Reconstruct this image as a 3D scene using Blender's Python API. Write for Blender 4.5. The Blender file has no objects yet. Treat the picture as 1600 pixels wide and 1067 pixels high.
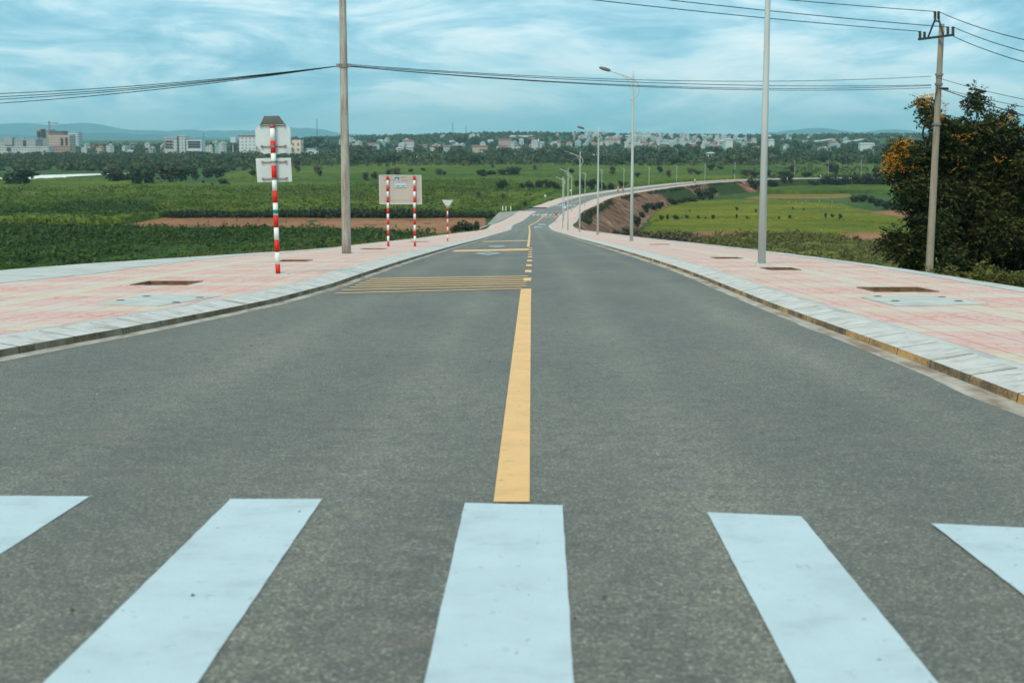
import bpy, bmesh, math, random
import numpy as np
from mathutils import Vector, Matrix
from mathutils.geometry import intersect_line_plane
random.seed(7); rng = np.random.default_rng(7)
scn = bpy.context.scene
COL = scn.collection

# ------------------------------------------------------------------ camera
F = 2300.0; CX, CY, HY = 800.0, 533.5, 215.0
PITCH = math.atan((CY-HY)/F)
cam = bpy.data.cameras.new('camera'); camo = bpy.data.objects.new('camera', cam); COL.objects.link(camo)
cam.sensor_width = 36; cam.lens = F/1600*36; cam.clip_start = .1; cam.clip_end = 60000
camo.location = (0, 0, 0); camo.rotation_euler = (math.pi/2-PITCH, 0, 0)
cam.dof.use_dof = True; cam.dof.focus_distance = 17; cam.dof.aperture_fstop = 4.5
scn.camera = camo
scn.view_settings.view_transform = 'Standard'; scn.view_settings.look = 'None'
scn.view_settings.exposure = 0.25; scn.view_settings.gamma = 1

# ------------------------------------------------------------------ world
SUN_EL, SUN_AZ = math.radians(48), math.radians(205)
w = bpy.data.worlds.new('World'); scn.world = w; w.use_nodes = True
nt = w.node_tree; nt.nodes.clear(); N = nt.nodes.new; L = nt.links.new
def setin(n, **k):
    for a, v in k.items(): n.inputs[a.replace('_', ' ')].default_value = v
sky = N('ShaderNodeTexSky'); sky.sky_type = 'NISHITA'; sky.sun_disc = False
sky.sun_elevation = SUN_EL; sky.sun_rotation = SUN_AZ; sky.air_density = 1.0; sky.dust_density = 1.5; sky.ozone_density = 2.0
tc = N('ShaderNodeTexCoord'); sep = N('ShaderNodeSeparateXYZ'); L(tc.outputs['Generated'], sep.inputs[0])
def math_(op, a, b=None):
    m = N('ShaderNodeMath'); m.operation = op
    for i, v in enumerate((a, b)):
        if v is None: continue
        if isinstance(v, (int, float)): m.inputs[i].default_value = v
        else: L(v, m.inputs[i])
    return m.outputs[0]
comb = N('ShaderNodeMapping'); L(tc.outputs['Generated'], comb.inputs[0]); comb.inputs['Scale'].default_value = (1, 1, 3.0); comb.inputs['Rotation'].default_value = (0, .06, 0)
def wnoise(scale, sx, sy, detail, rough, off):
    mp = N('ShaderNodeMapping'); L(comb.outputs[0], mp.inputs[0]); mp.inputs['Scale'].default_value = (sx, sy, 1); mp.inputs['Location'].default_value = off
    n = N('ShaderNodeTexNoise'); L(mp.outputs[0], n.inputs['Vector']); setin(n, Scale=scale, Detail=detail, Roughness=rough, Distortion=1.1); return n.outputs['Fac']
def wramp(fac, stops):
    r = N('ShaderNodeValToRGB'); L(fac, r.inputs[0]); e = r.color_ramp.elements
    while len(e) < len(stops): e.new(.5)
    for el, (p, c) in zip(e, stops): el.position = p; el.color = (*c, 1)
    return r.outputs[0]
n1 = wnoise(8.5, .8, 1.0, 13, .60, (3.1, 1.7, .4)); n2 = wnoise(24, .6, 1.0, 10, .62, (9.3, 4.2, .2)); n3 = wnoise(2.6, 1, 1, 4, .5, (2.2, 8.7, .1))
cov = math_('ADD', math_('ADD', math_('MULTIPLY', n1, .62), math_('MULTIPLY', n2, .18)), math_('MULTIPLY', n3, .32))
cloudcol = wramp(cov, [(.46, (.20, .46, .62)), (.51, (.28, .56, .70)), (.55, (.37, .64, .77)), (.58, (.48, .72, .83)), (.61, (.58, .79, .87)), (.67, (.74, .88, .93))])
elev = wramp(sep.outputs[2], [(0.0, (1.18, 1.12, 1.06)), (.05, (1.08, 1.05, 1.03)), (.13, (1.22, 1.12, 1.08)), (.5, (1.3, 1.12, 1.08))])
mul = N('ShaderNodeMix'); mul.data_type = 'RGBA'; mul.blend_type = 'MULTIPLY'; mul.inputs[0].default_value = 1
L(cloudcol, mul.inputs[6]); L(elev, mul.inputs[7])
b1 = N('ShaderNodeBackground'); L(sky.outputs[0], b1.inputs[0]); b1.inputs[1].default_value = .10
b2 = N('ShaderNodeBackground'); L(mul.outputs[2], b2.inputs[0]); b2.inputs[1].default_value = 1.0
mx = N('ShaderNodeMixShader'); mx.inputs[0].default_value = .92; L(b1.outputs[0], mx.inputs[1]); L(b2.outputs[0], mx.inputs[2])
wo = N('ShaderNodeOutputWorld'); L(mx.outputs[0], wo.inputs[0])
sun = bpy.data.lights.new('sun', 'SUN'); sun.energy = 2.2; sun.angle = math.radians(17); sun.color = (1, .76, .50)
suno = bpy.data.objects.new('sun', sun); COL.objects.link(suno)
# light travels away from the sun: sun is behind-left of the camera
sd = Vector((math.sin(SUN_AZ)*math.cos(SUN_EL), math.cos(SUN_AZ)*math.cos(SUN_EL), math.sin(SUN_EL)))
suno.rotation_euler = sd.to_track_quat('Z', 'Y').to_euler(); suno.location = sd*50

# ------------------------------------------------------------------ projection helpers (photo pixels 1600x1067 -> places on real surfaces)
cp, sp = math.cos(PITCH), math.sin(PITCH)
def ray(px, py):
    return Vector((px-CX, F*cp+(CY-py)*sp, -F*sp+(CY-py)*cp))
def onz(px, py, z):
    d = ray(px, py); t = z/d.z; return Vector((d.x*t, d.y*t, z))
def atY(px, py, Y):
    d = ray(px, py); return d*(Y/d.y)
def proj(v):
    y = v[1]*cp - v[2]*sp; u = v[1]*sp + v[2]*cp
    return CX+F*v[0]/y, CY-F*u/y

# ------------------------------------------------------------------ generic builders
def tag(o, label=None, cat=None, group=None, kind=None):
    for k, v in (('label', label), ('category', cat), ('group', group), ('kind', kind)):
        if v: o[k] = v
    return o
def link(name, me, mat=None, parent=None, loc=None):
    o = bpy.data.objects.new(name, me); COL.objects.link(o)
    if mat is not None and me is not None and not me.materials: me.materials.append(mat)
    if parent is not None: o.parent = parent
    if loc is not None: o.location = loc
    return o
def empty(name, loc, rz=0):
    o = bpy.data.objects.new(name, None); COL.objects.link(o); o.location = loc; o.rotation_euler.z = rz; o.empty_display_size = .2; return o
def npmesh(name, V, Fc, uv=None, smooth=False):
    V = np.asarray(V, dtype=np.float32); me = bpy.data.meshes.new(name)
    Fc = np.asarray(Fc, dtype=np.int32); k = Fc.shape[1]; n = len(Fc)
    me.vertices.add(len(V)); me.vertices.foreach_set('co', V.ravel())
    me.loops.add(n*k); me.loops.foreach_set('vertex_index', Fc.ravel())
    me.polygons.add(n); me.polygons.foreach_set('loop_start', np.arange(n, dtype=np.int32)*k)
    me.polygons.foreach_set('use_smooth', np.full(n, smooth))
    if uv is not None:
        ul = me.uv_layers.new(name='UVMap'); uv = np.asarray(uv, dtype=np.float32); ul.data.foreach_set('uv', uv[Fc.ravel()].ravel())
    me.update(calc_edges=True); me.validate(); return me
class MB:
    def __init__(s): s.v = []; s.f = []; s.m = []
    def add(s, vs, fs, m=0):
        b = len(s.v); s.v += [tuple(v) for v in vs]; s.f += [tuple(i+b for i in f) for f in fs]; s.m += [m]*len(fs)
    def box(s, c, d, m=0, rz=0, taper=1):
        x, y, z = (q/2 for q in d); vs = []
        for sz in (-1, 1):
            k = taper if sz > 0 else 1
            for sx, sy in ((-1, -1), (1, -1), (1, 1), (-1, 1)):
                a, b = sx*x*k, sy*y*k
                vs.append((c[0]+a*math.cos(rz)-b*math.sin(rz), c[1]+a*math.sin(rz)+b*math.cos(rz), c[2]+sz*z))
        s.add(vs, [(3, 2, 1, 0), (4, 5, 6, 7), (0, 1, 5, 4), (1, 2, 6, 5), (2, 3, 7, 6), (3, 0, 4, 7)], m)
    def prism(s, poly, z0, z1, m=0):
        n = len(poly); vs = [(x, y, z0) for x, y in poly]+[(x, y, z1) for x, y in poly]
        s.add(vs, [tuple(range(n-1, -1, -1)), tuple(range(n, 2*n))]+[(i, (i+1) % n, n+(i+1) % n, n+i) for i in range(n)], m)
    def tube(s, pts, rad, n=8, m=0, cap=True):
        pts = [Vector(p) for p in pts]; rad = rad if isinstance(rad, (list, tuple)) else [rad]*len(pts); vs = []; up0 = None
        for i, p in enumerate(pts):
            t = (pts[min(i+1, len(pts)-1)]-pts[max(i-1, 0)]).normalized()
            if up0 is None: up0 = t.orthogonal().normalized()
            a = (up0-t*up0.dot(t)).normalized(); up0 = a; b = t.cross(a)
            for k in range(n):
                q = 2*math.pi*k/n; vs.append(p+(a*math.cos(q)+b*math.sin(q))*rad[i])
        fs = [(i*n+k, i*n+(k+1) % n, (i+1)*n+(k+1) % n, (i+1)*n+k) for i in range(len(pts)-1) for k in range(n)]
        if cap: fs += [tuple(range(n-1, -1, -1)), tuple(range((len(pts)-1)*n, len(pts)*n))]
        s.add(vs, fs, m)
    def mesh(s, name, smooth=False):
        me = bpy.data.meshes.new(name); me.from_pydata(s.v, [], s.f); me.polygons.foreach_set('material_index', s.m)
        me.polygons.foreach_set('use_smooth', [smooth]*len(s.f)); me.update(); return me
    def build(s, name, mats, parent=None, smooth=False, loc=None):
        me = s.mesh(name, smooth)
        for m in (mats if isinstance(mats, (list, tuple)) else [mats]): me.materials.append(m)
        return link(name, me, None, parent, loc)
def copytree(o, parent=None):
    c = o.copy(); COL.objects.link(c)
    if parent is not None: c.parent = parent
    for ch in list(o.children): copytree(ch, c)
    return c
def ordinal(i):
    W = ['first','second','third','fourth','fifth','sixth','seventh','eighth','ninth','tenth','eleventh','twelfth','thirteenth','fourteenth','fifteenth','sixteenth','seventeenth','eighteenth','nineteenth']
    if i < 19: return W[i]
    n = i+1; s = 'th' if 10 < n % 100 < 20 else {1:'st',2:'nd',3:'rd'}.get(n % 10, 'th'); return f'{n}{s}'

def vnoise(x, y, seed=0):
    xi = np.floor(x).astype(np.int64); yi = np.floor(y).astype(np.int64); fx = x-xi; fy = y-yi
    fx = fx*fx*(3-2*fx); fy = fy*fy*(3-2*fy)
    def h(a, b):
        n = (a*374761393+b*668265263+seed*1442695041) & 0xffffffff
        n = ((n ^ (n >> 13))*1274126177) & 0xffffffff; n = n ^ (n >> 16); return (n & 0xffff)/65535.0
    return (h(xi, yi)*(1-fx)+h(xi+1, yi)*fx)*(1-fy)+(h(xi, yi+1)*(1-fx)+h(xi+1, yi+1)*fx)*fy
def fbm(x, y, o=4, seed=0):
    s = 0; a = .5
    for i in range(o): s = s+a*vnoise(x*2**i, y*2**i, seed+i); a *= .5
    return s/(1-.5**o)
def sstep(a, b, x):
    t = np.clip((x-a)/(b-a), 0, 1); return t*t*(3-2*t)

# ------------------------------------------------------------------ materials
class M:
    """small node helper"""
    def __init__(s, name, rough=.8, spec=.3, metal=0):
        s.mat = bpy.data.materials.new(name); s.mat.use_nodes = True; s.nt = s.mat.node_tree
        s.b = s.nt.nodes['Principled BSDF']; s.b.inputs['Roughness'].default_value = rough
        s.b.inputs['Specular IOR Level'].default_value = spec; s.b.inputs['Metallic'].default_value = metal
        s.geo = s.n('ShaderNodeNewGeometry'); s.pos = s.geo.outputs['Position']
    def n(s, t): return s.nt.nodes.new(t)
    def l(s, a, b): s.nt.links.new(a, b)
    def uv(s):
        u = s.n('ShaderNodeUVMap'); u.uv_map = 'UVMap'; return u.outputs[0]
    def objp(s): return s.n('ShaderNodeTexCoord').outputs['Object']
    def mp(s, v, sc=(1, 1, 1), loc=(0, 0, 0), rot=(0, 0, 0)):
        m = s.n('ShaderNodeMapping'); s.l(v, m.inputs[0]); m.inputs['Scale'].default_value = sc; m.inputs['Location'].default_value = loc; m.inputs['Rotation'].default_value = rot; return m.outputs[0]
    def noise(s, v, scale, det=4, rough=.5, dist=0):
        n = s.n('ShaderNodeTexNoise'); s.l(v, n.inputs['Vector']); n.inputs['Scale'].default_value = scale; n.inputs['Detail'].default_value = det; n.inputs['Roughness'].default_value = rough; n.inputs['Distortion'].default_value = dist; return n.outputs['Fac']
    def vor(s, v, scale, feat='F1', out='Distance'):
        n = s.n('ShaderNodeTexVoronoi'); n.feature = feat; s.l(v, n.inputs['Vector']); n.inputs['Scale'].default_value = scale; return n.outputs[out]
    def ramp(s, f, stops, interp='LINEAR'):
        r = s.n('ShaderNodeValToRGB'); s.l(f, r.inputs[0]); r.color_ramp.interpolation = interp; e = r.color_ramp.elements
        while len(e) < len(stops): e.new(.5)
        for el, (p, c) in zip(e, stops):
            el.position = p; el.color = (*((c,)*3 if isinstance(c, (int, float)) else c), 1)
        return r.outputs[0]
    def mix(s, f, a, b, mode='MIX'):
        m = s.n('ShaderNodeMix'); m.data_type = 'RGBA'; m.blend_type = mode
        for i, v in ((0, f), (6, a), (7, b)):
            if isinstance(v, (int, float)): m.inputs[i].default_value = v if i == 0 else (v, v, v, 1)
            elif isinstance(v, tuple): m.inputs[i].default_value = (*v, 1)
            else: s.l(v, m.inputs[i])
        return m.outputs[2]
    def m(s, op, a, b=None):
        n = s.n('ShaderNodeMath'); n.operation = op
        for i, v in enumerate((a, b)):
            if v is None: continue
            if isinstance(v, (int, float)): n.inputs[i].default_value = v
            else: s.l(v, n.inputs[i])
        return n.outputs[0]
    def sepx(s, v):
        n = s.n('ShaderNodeSeparateXYZ'); s.l(v, n.inputs[0]); return n.outputs
    def col(s, c):
        if isinstance(c, tuple): s.b.inputs['Base Color'].default_value = (*c, 1)
        else: s.l(c, s.b.inputs['Base Color'])
        return s
    def bump(s, h, dist=.01, st=1):
        b = s.n('ShaderNodeBump'); s.l(h, b.inputs['Height']); b.inputs['Distance'].default_value = dist; b.inputs['Strength'].default_value = st; s.l(b.outputs[0], s.b.inputs['Normal']); return s
def weathered(name, c, amt=.25, scale=3, rough=.7, spec=.3, metal=0, space='obj', stretch=(1, 1, .3)):
    m = M(name, rough, spec, metal); v = m.mp(m.objp() if space == 'obj' else m.pos, stretch)
    n = m.noise(v, scale, 6, .6); d = tuple(x*(1-amt) for x in c); e = tuple(min(1, x*(1+amt*.6)) for x in c)
    m.col(m.ramp(n, [(.3, d), (.7, e)])); return m.mat

MAT = {}
# asphalt
m = M('asphalt', .56, .85); p = m.mp(m.pos, (1, 1, 0)); big = m.noise(m.mp(p, (1, .35, 1)), .55, 5, .6); mid = m.noise(p, 6, 6, .7); ru, rv_, _ = m.sepx(m.uv())
g1 = m.noise(p, 95, 2, .6); vo = m.n('ShaderNodeTexVoronoi'); m.l(p, vo.inputs['Vector']); vo.inputs['Scale'].default_value = 115; stone = m.sepx(vo.outputs['Color'])[0]
base = m.ramp(stone, [(0, (.040, .040, .026)), (.35, (.082, .085, .058)), (.70, (.126, .131, .090)), (.90, (.18, .185, .135)), (1, (.33, .33, .26))])
base = m.mix(.7, base, m.ramp(g1, [(.35, .62), (.5, 1.0), (.65, 1.4)]), 'MULTIPLY')
base = m.mix(.8, base, m.ramp(big, [(.34, (.70, .71, .70)), (.5, 1.0), (.66, (1.32, 1.3, 1.24))]), 'MULTIPLY')
base = m.mix(.8, base, m.ramp(mid, [(.30, (.50, .50, .48)), (.5, 1.0), (.72, (1.3, 1.26, 1.2))]), 'MULTIPLY')
trk = m.m('ABSOLUTE', m.m('SUBTRACT', m.m('ABSOLUTE', m.m('SUBTRACT', m.m('ABSOLUTE', ru), 1.5)), .75)); base = m.mix(.8, base, m.ramp(trk, [(0, (1.28, 1.28, 1.26)), (.35, (.92, .92, .92)), (.8, (.90, .90, .88))]), 'MULTIPLY')
sp1 = m.vor(m.mp(p, (1, .7, 1), (3, 7, 0)), 5.5); base = m.mix(m.ramp(sp1, [(.035, .85), (.06, 0)]), base, (.028, .024, .020))
sp2 = m.vor(m.mp(p, (1, 1, 1), (1, 2, 0)), 9); base = m.mix(m.ramp(sp2, [(.02, .8), (.035, 0)]), base, (.45, .46, .42))
dust = m.noise(p, 1.7, 6, .7); base = m.mix(m.ramp(dust, [(.55, 0), (.72, .45)]), base, (.17, .125, .095))
m.col(base); m.bump(m.m('ADD', stone, g1), .010, .9); MAT['asphalt'] = m.mat
# paints
def paint(name, c, wear):
    m = M(name, .6, .4); p = m.mp(m.pos, (1, 1, 0)); f = m.noise(p, 130, 3, .75); b = m.noise(p, 3.2, 6, .65); cr = m.noise(m.mp(p, (1.2, 1.0, 1)), 11, 8, .75, .5)
    c0 = m.mix(m.ramp(b, [(.3, .9), (.7, 0)]), c, tuple(x*.86 for x in c))
    c0 = m.mix(m.ramp(b, [(.34, .45), (.46, 0)]), c0, tuple(x*.72 for x in c))
    c0 = m.mix(m.ramp(f, [(.30, .6), (.42, 0)]), c0, tuple(x*.45 for x in c))
    c0 = m.mix(m.ramp(m.vor(m.mp(p, (1, 1, 1), (1, 5, 0)), 3.7), [(.015, 1), (.03, 0)]), c0, (.10, .09, .08))
    c0 = m.mix(m.ramp(cr, [(.66-wear, 0), (.74-wear, .6)]), c0, (.15, .16, .15)); m.col(c0)
    m.bump(f, .006, .5); return m.mat
MAT['white_paint'] = paint('white_road_paint', (.47, .62, .68), 0.06)
MAT['yellow_paint'] = paint('yellow_road_paint', (.76, .48, .19), .07)
# kerb stone: uv = (across, along)
def kerbmat(name, face):
    m = M(name, .85, .2); uv = m.uv(); u, v, _ = m.sepx(uv); fr = m.m('FRACT', v)
    joint = m.ramp(fr, [(.0, 1), (.012, 1), (.024, 0), (.985, 0), (1, 1)]); n = m.noise(m.mp(uv, (1, .6, 1)), 5, 6, .65); n2 = m.noise(uv, 40, 4, .7)
    c = m.ramp(n, [(.25, (.32, .34, .32)), (.45, (.48, .51, .50)), (.7, (.56, .59, .58))])
    if face: c = m.ramp(m.m('ADD', m.m('MULTIPLY', m.noise(m.mp(m.pos, (1, 1, 2)), 1.3, 3, .6), .6), m.m('MULTIPLY', m.noise(m.mp(m.pos, (1, 1, 3)), 22, 5, .75), .4)), [(.38, (.05, .045, .03)), (.48, (.16, .12, .07)), (.60, face)])
    c = m.mix(m.ramp(m.noise(m.mp(uv, (.8, 2.2, 1), (4, 2, 0)), 1.8, 7, .75, .8), [(.53, 0), (.64, .8)]), c, (.25, .23, .17))
    c = m.mix(m.ramp(n2, [(.28, .6), (.4, 0)]), c, (.2, .22, .2)); c = m.mix(joint, c, (.07, .065, .05)); m.col(c); m.bump(m.mix(joint, n2, 0.0), .01, .6); return m.mat
MAT['kerb'] = kerbmat('kerb_stone', None); MAT['kerb_face_r'] = kerbmat('kerb_face_ochre', (.55, .33, .12)); MAT['kerb_face_l'] = kerbmat('kerb_face_grey', (.22, .20, .15))
m = M('gutter', .9, .2); uv = m.uv(); n = m.noise(uv, 3, 7, .7); m.col(m.mix(m.ramp(m.noise(m.mp(uv, (1, .15, 1)), 7, 5), [(.45, 0), (.65, .7)]), m.ramp(n, [(.3, (.24, .24, .20)), (.55, (.40, .40, .36)), (.75, (.5, .45, .36))]), (.17, .11, .07))); m.bump(m.noise(uv, 30, 5), .01, .5); MAT['gutter'] = m.mat
m = M('pale_concrete', .9, .2); p = m.mp(m.pos, (1, 1, .2)); n = m.noise(p, 1.2, 7, .65); m.col(m.mix(m.ramp(m.noise(p, 30, 4, .7), [(.3, .5), (.45, 0)]), m.ramp(n, [(.28, (.30, .34, .33)), (.5, (.43, .48, .47)), (.72, (.50, .54, .52))]), (.27, .29, .27))); m.bump(m.noise(p, 12, 6), .015, .5); MAT['concrete'] = m.mat
# pavement tiles : uv = (offset, s) metres. 0.4 m tiles, rose fields with cream bands
m = M('pavement_tiles', .8, .25); uv = m.uv(); u, v, _ = m.sepx(uv)
fu = m.m('FRACT', m.m('MULTIPLY', u, 2.5)); fv = m.m('FRACT', m.m('MULTIPLY', v, 2.5))
ju = m.ramp(fu, [(0, 1), (.02, 1), (.035, 0), (.97, 0), (1, 1)]); jv = m.ramp(fv, [(0, 1), (.02, 1), (.035, 0), (.97, 0), (1, 1)]); joint = m.m('MAXIMUM', ju, jv)
bu = m.m('FRACT', m.m('ADD', m.m('MULTIPLY', m.m('SNAP', u, .4), 1/2.8), .30)); bv = m.m('FRACT', m.m('MULTIPLY', m.m('SNAP', v, .4), 1/2.8))
band = m.m('MAXIMUM', m.ramp(bu, [(0, 1), (.14, 1), (.145, 0)], 'CONSTANT'), m.ramp(bv, [(0, 1), (.14, 1), (.145, 0)], 'CONSTANT'))
cell = m.n('ShaderNodeTexWhiteNoise'); sn = m.n('ShaderNodeVectorMath'); sn.operation = 'SNAP'; m.l(uv, sn.inputs[0]); sn.inputs[1].default_value = (.4, .4, .4); m.l(sn.outputs[0], cell.inputs['Vector'])
rose = m.ramp(cell.outputs['Value'], [(0, (.62, .33, .27)), (.5, (.64, .40, .35)), (1, (.62, .46, .44))]); cream = m.ramp(cell.outputs['Value'], [(0, (.60, .50, .40)), (.6, (.58, .52, .44)), (1, (.55, .53, .49))])
c = m.mix(band, rose, cream)
scal = m.vor(m.mp(uv, (1, 1, 1)), 7, 'DISTANCE_TO_EDGE'); groove = m.ramp(scal, [(0, 1), (.07, .8), (.12, 0)]); gcol = m.mix(band, (.50, .17, .13), (.50, .40, .20))
c = m.mix(m.m('MULTIPLY', groove, m.ramp(m.noise(uv, .8, 4), [(.35, .3), (.62, 1.0)])), c, gcol)
dust = m.noise(m.mp(uv, (1, .6, 1)), 1.6, 8, .72); c = m.mix(m.ramp(dust, [(.36, .12), (.52, .48), (.66, .88)]), c, (.52, .50, .475))
c = m.mix(joint, c, m.mix(band, (.46, .20, .16), (.40, .31, .20))); c = m.mix(m.ramp(m.vor(uv, 2.1), [(.012, 1), (.03, 0)]), c, (.10, .08, .06)); m.col(c)
m.bump(m.m('SUBTRACT', m.noise(uv, 30, 3), m.m('MAXIMUM', joint, m.m('MULTIPLY', groove, .5))), .006, .6); MAT['tiles'] = m.mat
# soils / vegetation
def veg(name, cols, s1=.08, s2=.7, rough=.9, s3=6.0):
    m = M(name, rough, .06); p = m.pos; a = m.noise(m.mp(p, (1, 1.6, 1)), s1, 5, .6); b = m.noise(p, s2, 6, .7); d = m.noise(p, s3, 3, .7)
    c = m.ramp(m.m('ADD', m.m('MULTIPLY', a, .55), m.m('MULTIPLY', b, .45)), [(.36, cols[0]), (.5, cols[1]), (.64, cols[2])])
    c = m.mix(.8, c, m.ramp(d, [(.32, .35), (.5, 1.0), (.68, 1.6)]), 'MULTIPLY'); m.col(c); m.bump(b, .6, .5); return m.mat
MAT['crop_dark'] = veg('dark_crop', [(.010, .034, .006), (.026, .065, .009), (.06, .10, .014)], .03, .3, .9, 1.2)
MAT['crop_mid'] = veg('mid_crop', [(.026, .062, .007), (.062, .108, .011), (.12, .15, .018)], .010, .10, .9, .8)
MAT['paddy'] = veg('paddy_crop', [(.050, .080, .006), (.105, .130, .007), (.170, .175, .012)], .03, .2, .9, 1.2)
MAT['rough'] = veg('rough_grass', [(.045, .070, .014), (.10, .125, .024), (.19, .17, .05)], .05, .4, .9, 1.5)
MAT['corn'] = veg('corn_crop', [(.022, .055, .010), (.055, .095, .014), (.10, .135, .022)], .05, .4)
MAT['straw'] = veg('dry_grass', [(.09, .075, .02), (.17, .13, .035), (.22, .18, .06)], .04, .3)
MAT['soil'] = veg('tilled_soil', [(.15, .075, .040), (.24, .125, .065), (.30, .17, .09)], .03, .35, .95, 2.0)
MAT['ground'] = veg('ground', [(.020, .055, .015), (.040, .085, .020), (.08, .11, .035)], .01, .08, .95, .6)
def leafmat(name, cols, yel=None, rough=.6):
    m = M(name, rough, .25); oi = m.n('ShaderNodeObjectInfo'); r = m.geo.outputs['Random Per Island']
    c = m.ramp(r, [(0, cols[0]), (.55, cols[1]), (1, cols[2])]); c = m.mix(m.m('MULTIPLY', oi.outputs['Random'], .5), c, cols[3]); m.col(c)
    tr = m.n('ShaderNodeBsdfTranslucent'); m.l(c, tr.inputs[0]); mxs = m.n('ShaderNodeMixShader'); mxs.inputs[0].default_value = .25
    out = m.nt.nodes['Material Output']; m.l(m.b.outputs[0], mxs.inputs[1]); m.l(tr.outputs[0], mxs.inputs[2]); m.l(mxs.outputs[0], out.inputs[0]); return m.mat
MAT['leaf_tree'] = leafmat('flowering_tree_leaf', [(.008, .018, .006), (.030, .048, .010), (.17, .18, .03), (.016, .026, .008)])
MAT['leaf_far'] = leafmat('far_leaf', [(.014, .034, .014), (.045, .080, .026), (.12, .15, .045), (.08, .09, .028)])
MAT['leaf_belt'] = leafmat('belt_leaf', [(.025, .055, .016), (.07, .11, .03), (.15, .18, .05), (.10, .10, .03)])
MAT['leaf_bush'] = leafmat('bush_leaf', [(.008, .022, .010), (.020, .045, .014), (.05, .075, .020), (.055, .045, .022)])
MAT['leaf_brown'] = leafmat('brown_bush_leaf', [(.03, .028, .012), (.07, .06, .025), (.13, .11, .05), (.09, .05, .03)])
MAT['leaf_verge'] = leafmat('verge_leaf', [(.035, .065, .012), (.09, .125, .022), (.20, .20, .05), (.14, .12, .035)])
MAT['flower'] = leafmat('yellow_flower', [(.40, .16, .01), (.62, .28, .02), (.78, .42, .04), (.5, .2, .02)])
MAT['bark'] = weathered('bark', (.10, .075, .05), .4, 8)
# embankment: dirt and vegetation by attribute
m = M('embankment', .95, .1); uv = m.uv(); at = m.n('ShaderNodeAttribute'); at.attribute_name = 'veg'
streak = m.noise(m.mp(uv, (.10, 1.3, 1), rot=(0, 0, .35)), .9, 7, .7, .4); n = m.noise(m.pos, .35, 6, .65); fine = m.noise(m.pos, 2.5, 5, .7)
dirt = m.ramp(m.m('ADD', m.m('MULTIPLY', streak, .55), m.m('MULTIPLY', n, .45)), [(.40, (.05, .028, .018)), (.48, (.16, .085, .05)), (.54, (.27, .16, .10)), (.60, (.46, .34, .24))])
gr = m.ramp(fine, [(.3, (.010, .028, .008)), (.5, (.035, .060, .014)), (.7, (.09, .10, .028))])
f = m.ramp(m.m('ADD', m.m('MULTIPLY', at.outputs['Fac'], 1.0), m.m('SUBTRACT', m.m('ADD', m.m('MULTIPLY', n, .6), m.m('MULTIPLY', fine, .4)), .5)), [(.42, 0), (.55, 1)])
m.col(m.mix(f, dirt, gr)); m.bump(m.m('ADD', streak, fine), .5, .8); MAT['bank'] = m.mat
# hard things
MAT['galv'] = weathered('galvanised_steel', (.50, .57, .56), .15, 2, .5, .5, .15)
MAT['lamp_head'] = weathered('lamp_head', (.14, .15, .15), .2, 3, .5)
def polemat(name, c1, c2, rust):
    m = M(name, .9, .15); o = m.objp(); n = m.noise(m.mp(o, (3, 3, .5)), 1.6, 7, .7); s = m.noise(m.mp(o, (6, 6, 2)), 6, 5, .7); z = m.sepx(o)[2]
    c = m.ramp(n, [(.3, c1), (.65, c2)]); c = m.mix(m.m('MULTIPLY', m.ramp(m.noise(m.mp(o, (4, 4, .35), (5, 1, 2)), 1.5, 7, .75), [(.47, 0), (.60, .75)]), rust), c, (.20, .10, .06)); c = m.mix(m.ramp(s, [(.3, .5), (.45, 0)]), c, tuple(x*.5 for x in c1)); m.col(c); m.bump(s, .01, .5); return m.mat
MAT['conc_rust'] = polemat('rust_stained_concrete', (.27, .28, .25), (.46, .47, .43), .9); MAT['conc_pole'] = polemat('bare_concrete', (.23, .22, .18), (.36, .34, .28), .3)
MAT['red'] = weathered('red_reflective', (.60, .022, .015), .2, 5, .5); MAT['white'] = weathered('white_reflective', (.72, .79, .80), .12, 5, .5)
MAT['sign_back'] = weathered('sign_back', (.56, .66, .67), .10, 2.5, .4, .5, .25, 'obj', (1, 1, 1)); MAT['board'] = weathered('board_back', (.46, .44, .41), .08, 2); MAT['board_rim'] = weathered('board_rim', (.60, .64, .65), .15, 9)
MAT['bracket'] = weathered('bracket_steel', (.24, .23, .21), .3, 8, .5, .5, .4); MAT['dark_steel'] = weathered('dark_steel', (.05, .055, .055), .3, 6, .6, .4, .3)
MAT['insul'] = weathered('insulator', (.05, .04, .035), .2, 5, .3); MAT['cable'] = weathered('cable', (.012, .014, .014), .1, 5, .6)
MAT['teal'] = weathered('teal_print', (.01, .20, .19), .1, 5); MAT['redprint'] = weathered('red_print', (.62, .07, .03), .1, 5); MAT['palepatch'] = weathered('pale_print', (.42, .60, .66), .05, 5); MAT['ochreprint'] = weathered('ochre_print', (.42, .25, .10), .05, 5)
MAT['stake'] = weathered('stake', (.50, .48, .34), .2, 5); MAT['ink'] = weathered('ink', (.02, .03, .035), .1, 5); MAT['blue'] = weathered('blue_sign', (.02, .12, .42), .1, 5); MAT['orange'] = weathered('orange_red', (.60, .10, .03), .1, 5)
MAT['pit_soil'] = weathered('pit_soil', (.07, .032, .018), .5, 9, .95, .1, 0, 'obj', (1, 1, 1)); MAT['pit_wall'] = weathered('pit_wall', (.20, .13, .07), .75, 4)
MAT['slab'] = weathered('slab', (.44, .50, .48), .22, 2.5, .9, .2, 0, 'obj', (1, 1, 1))

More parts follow.
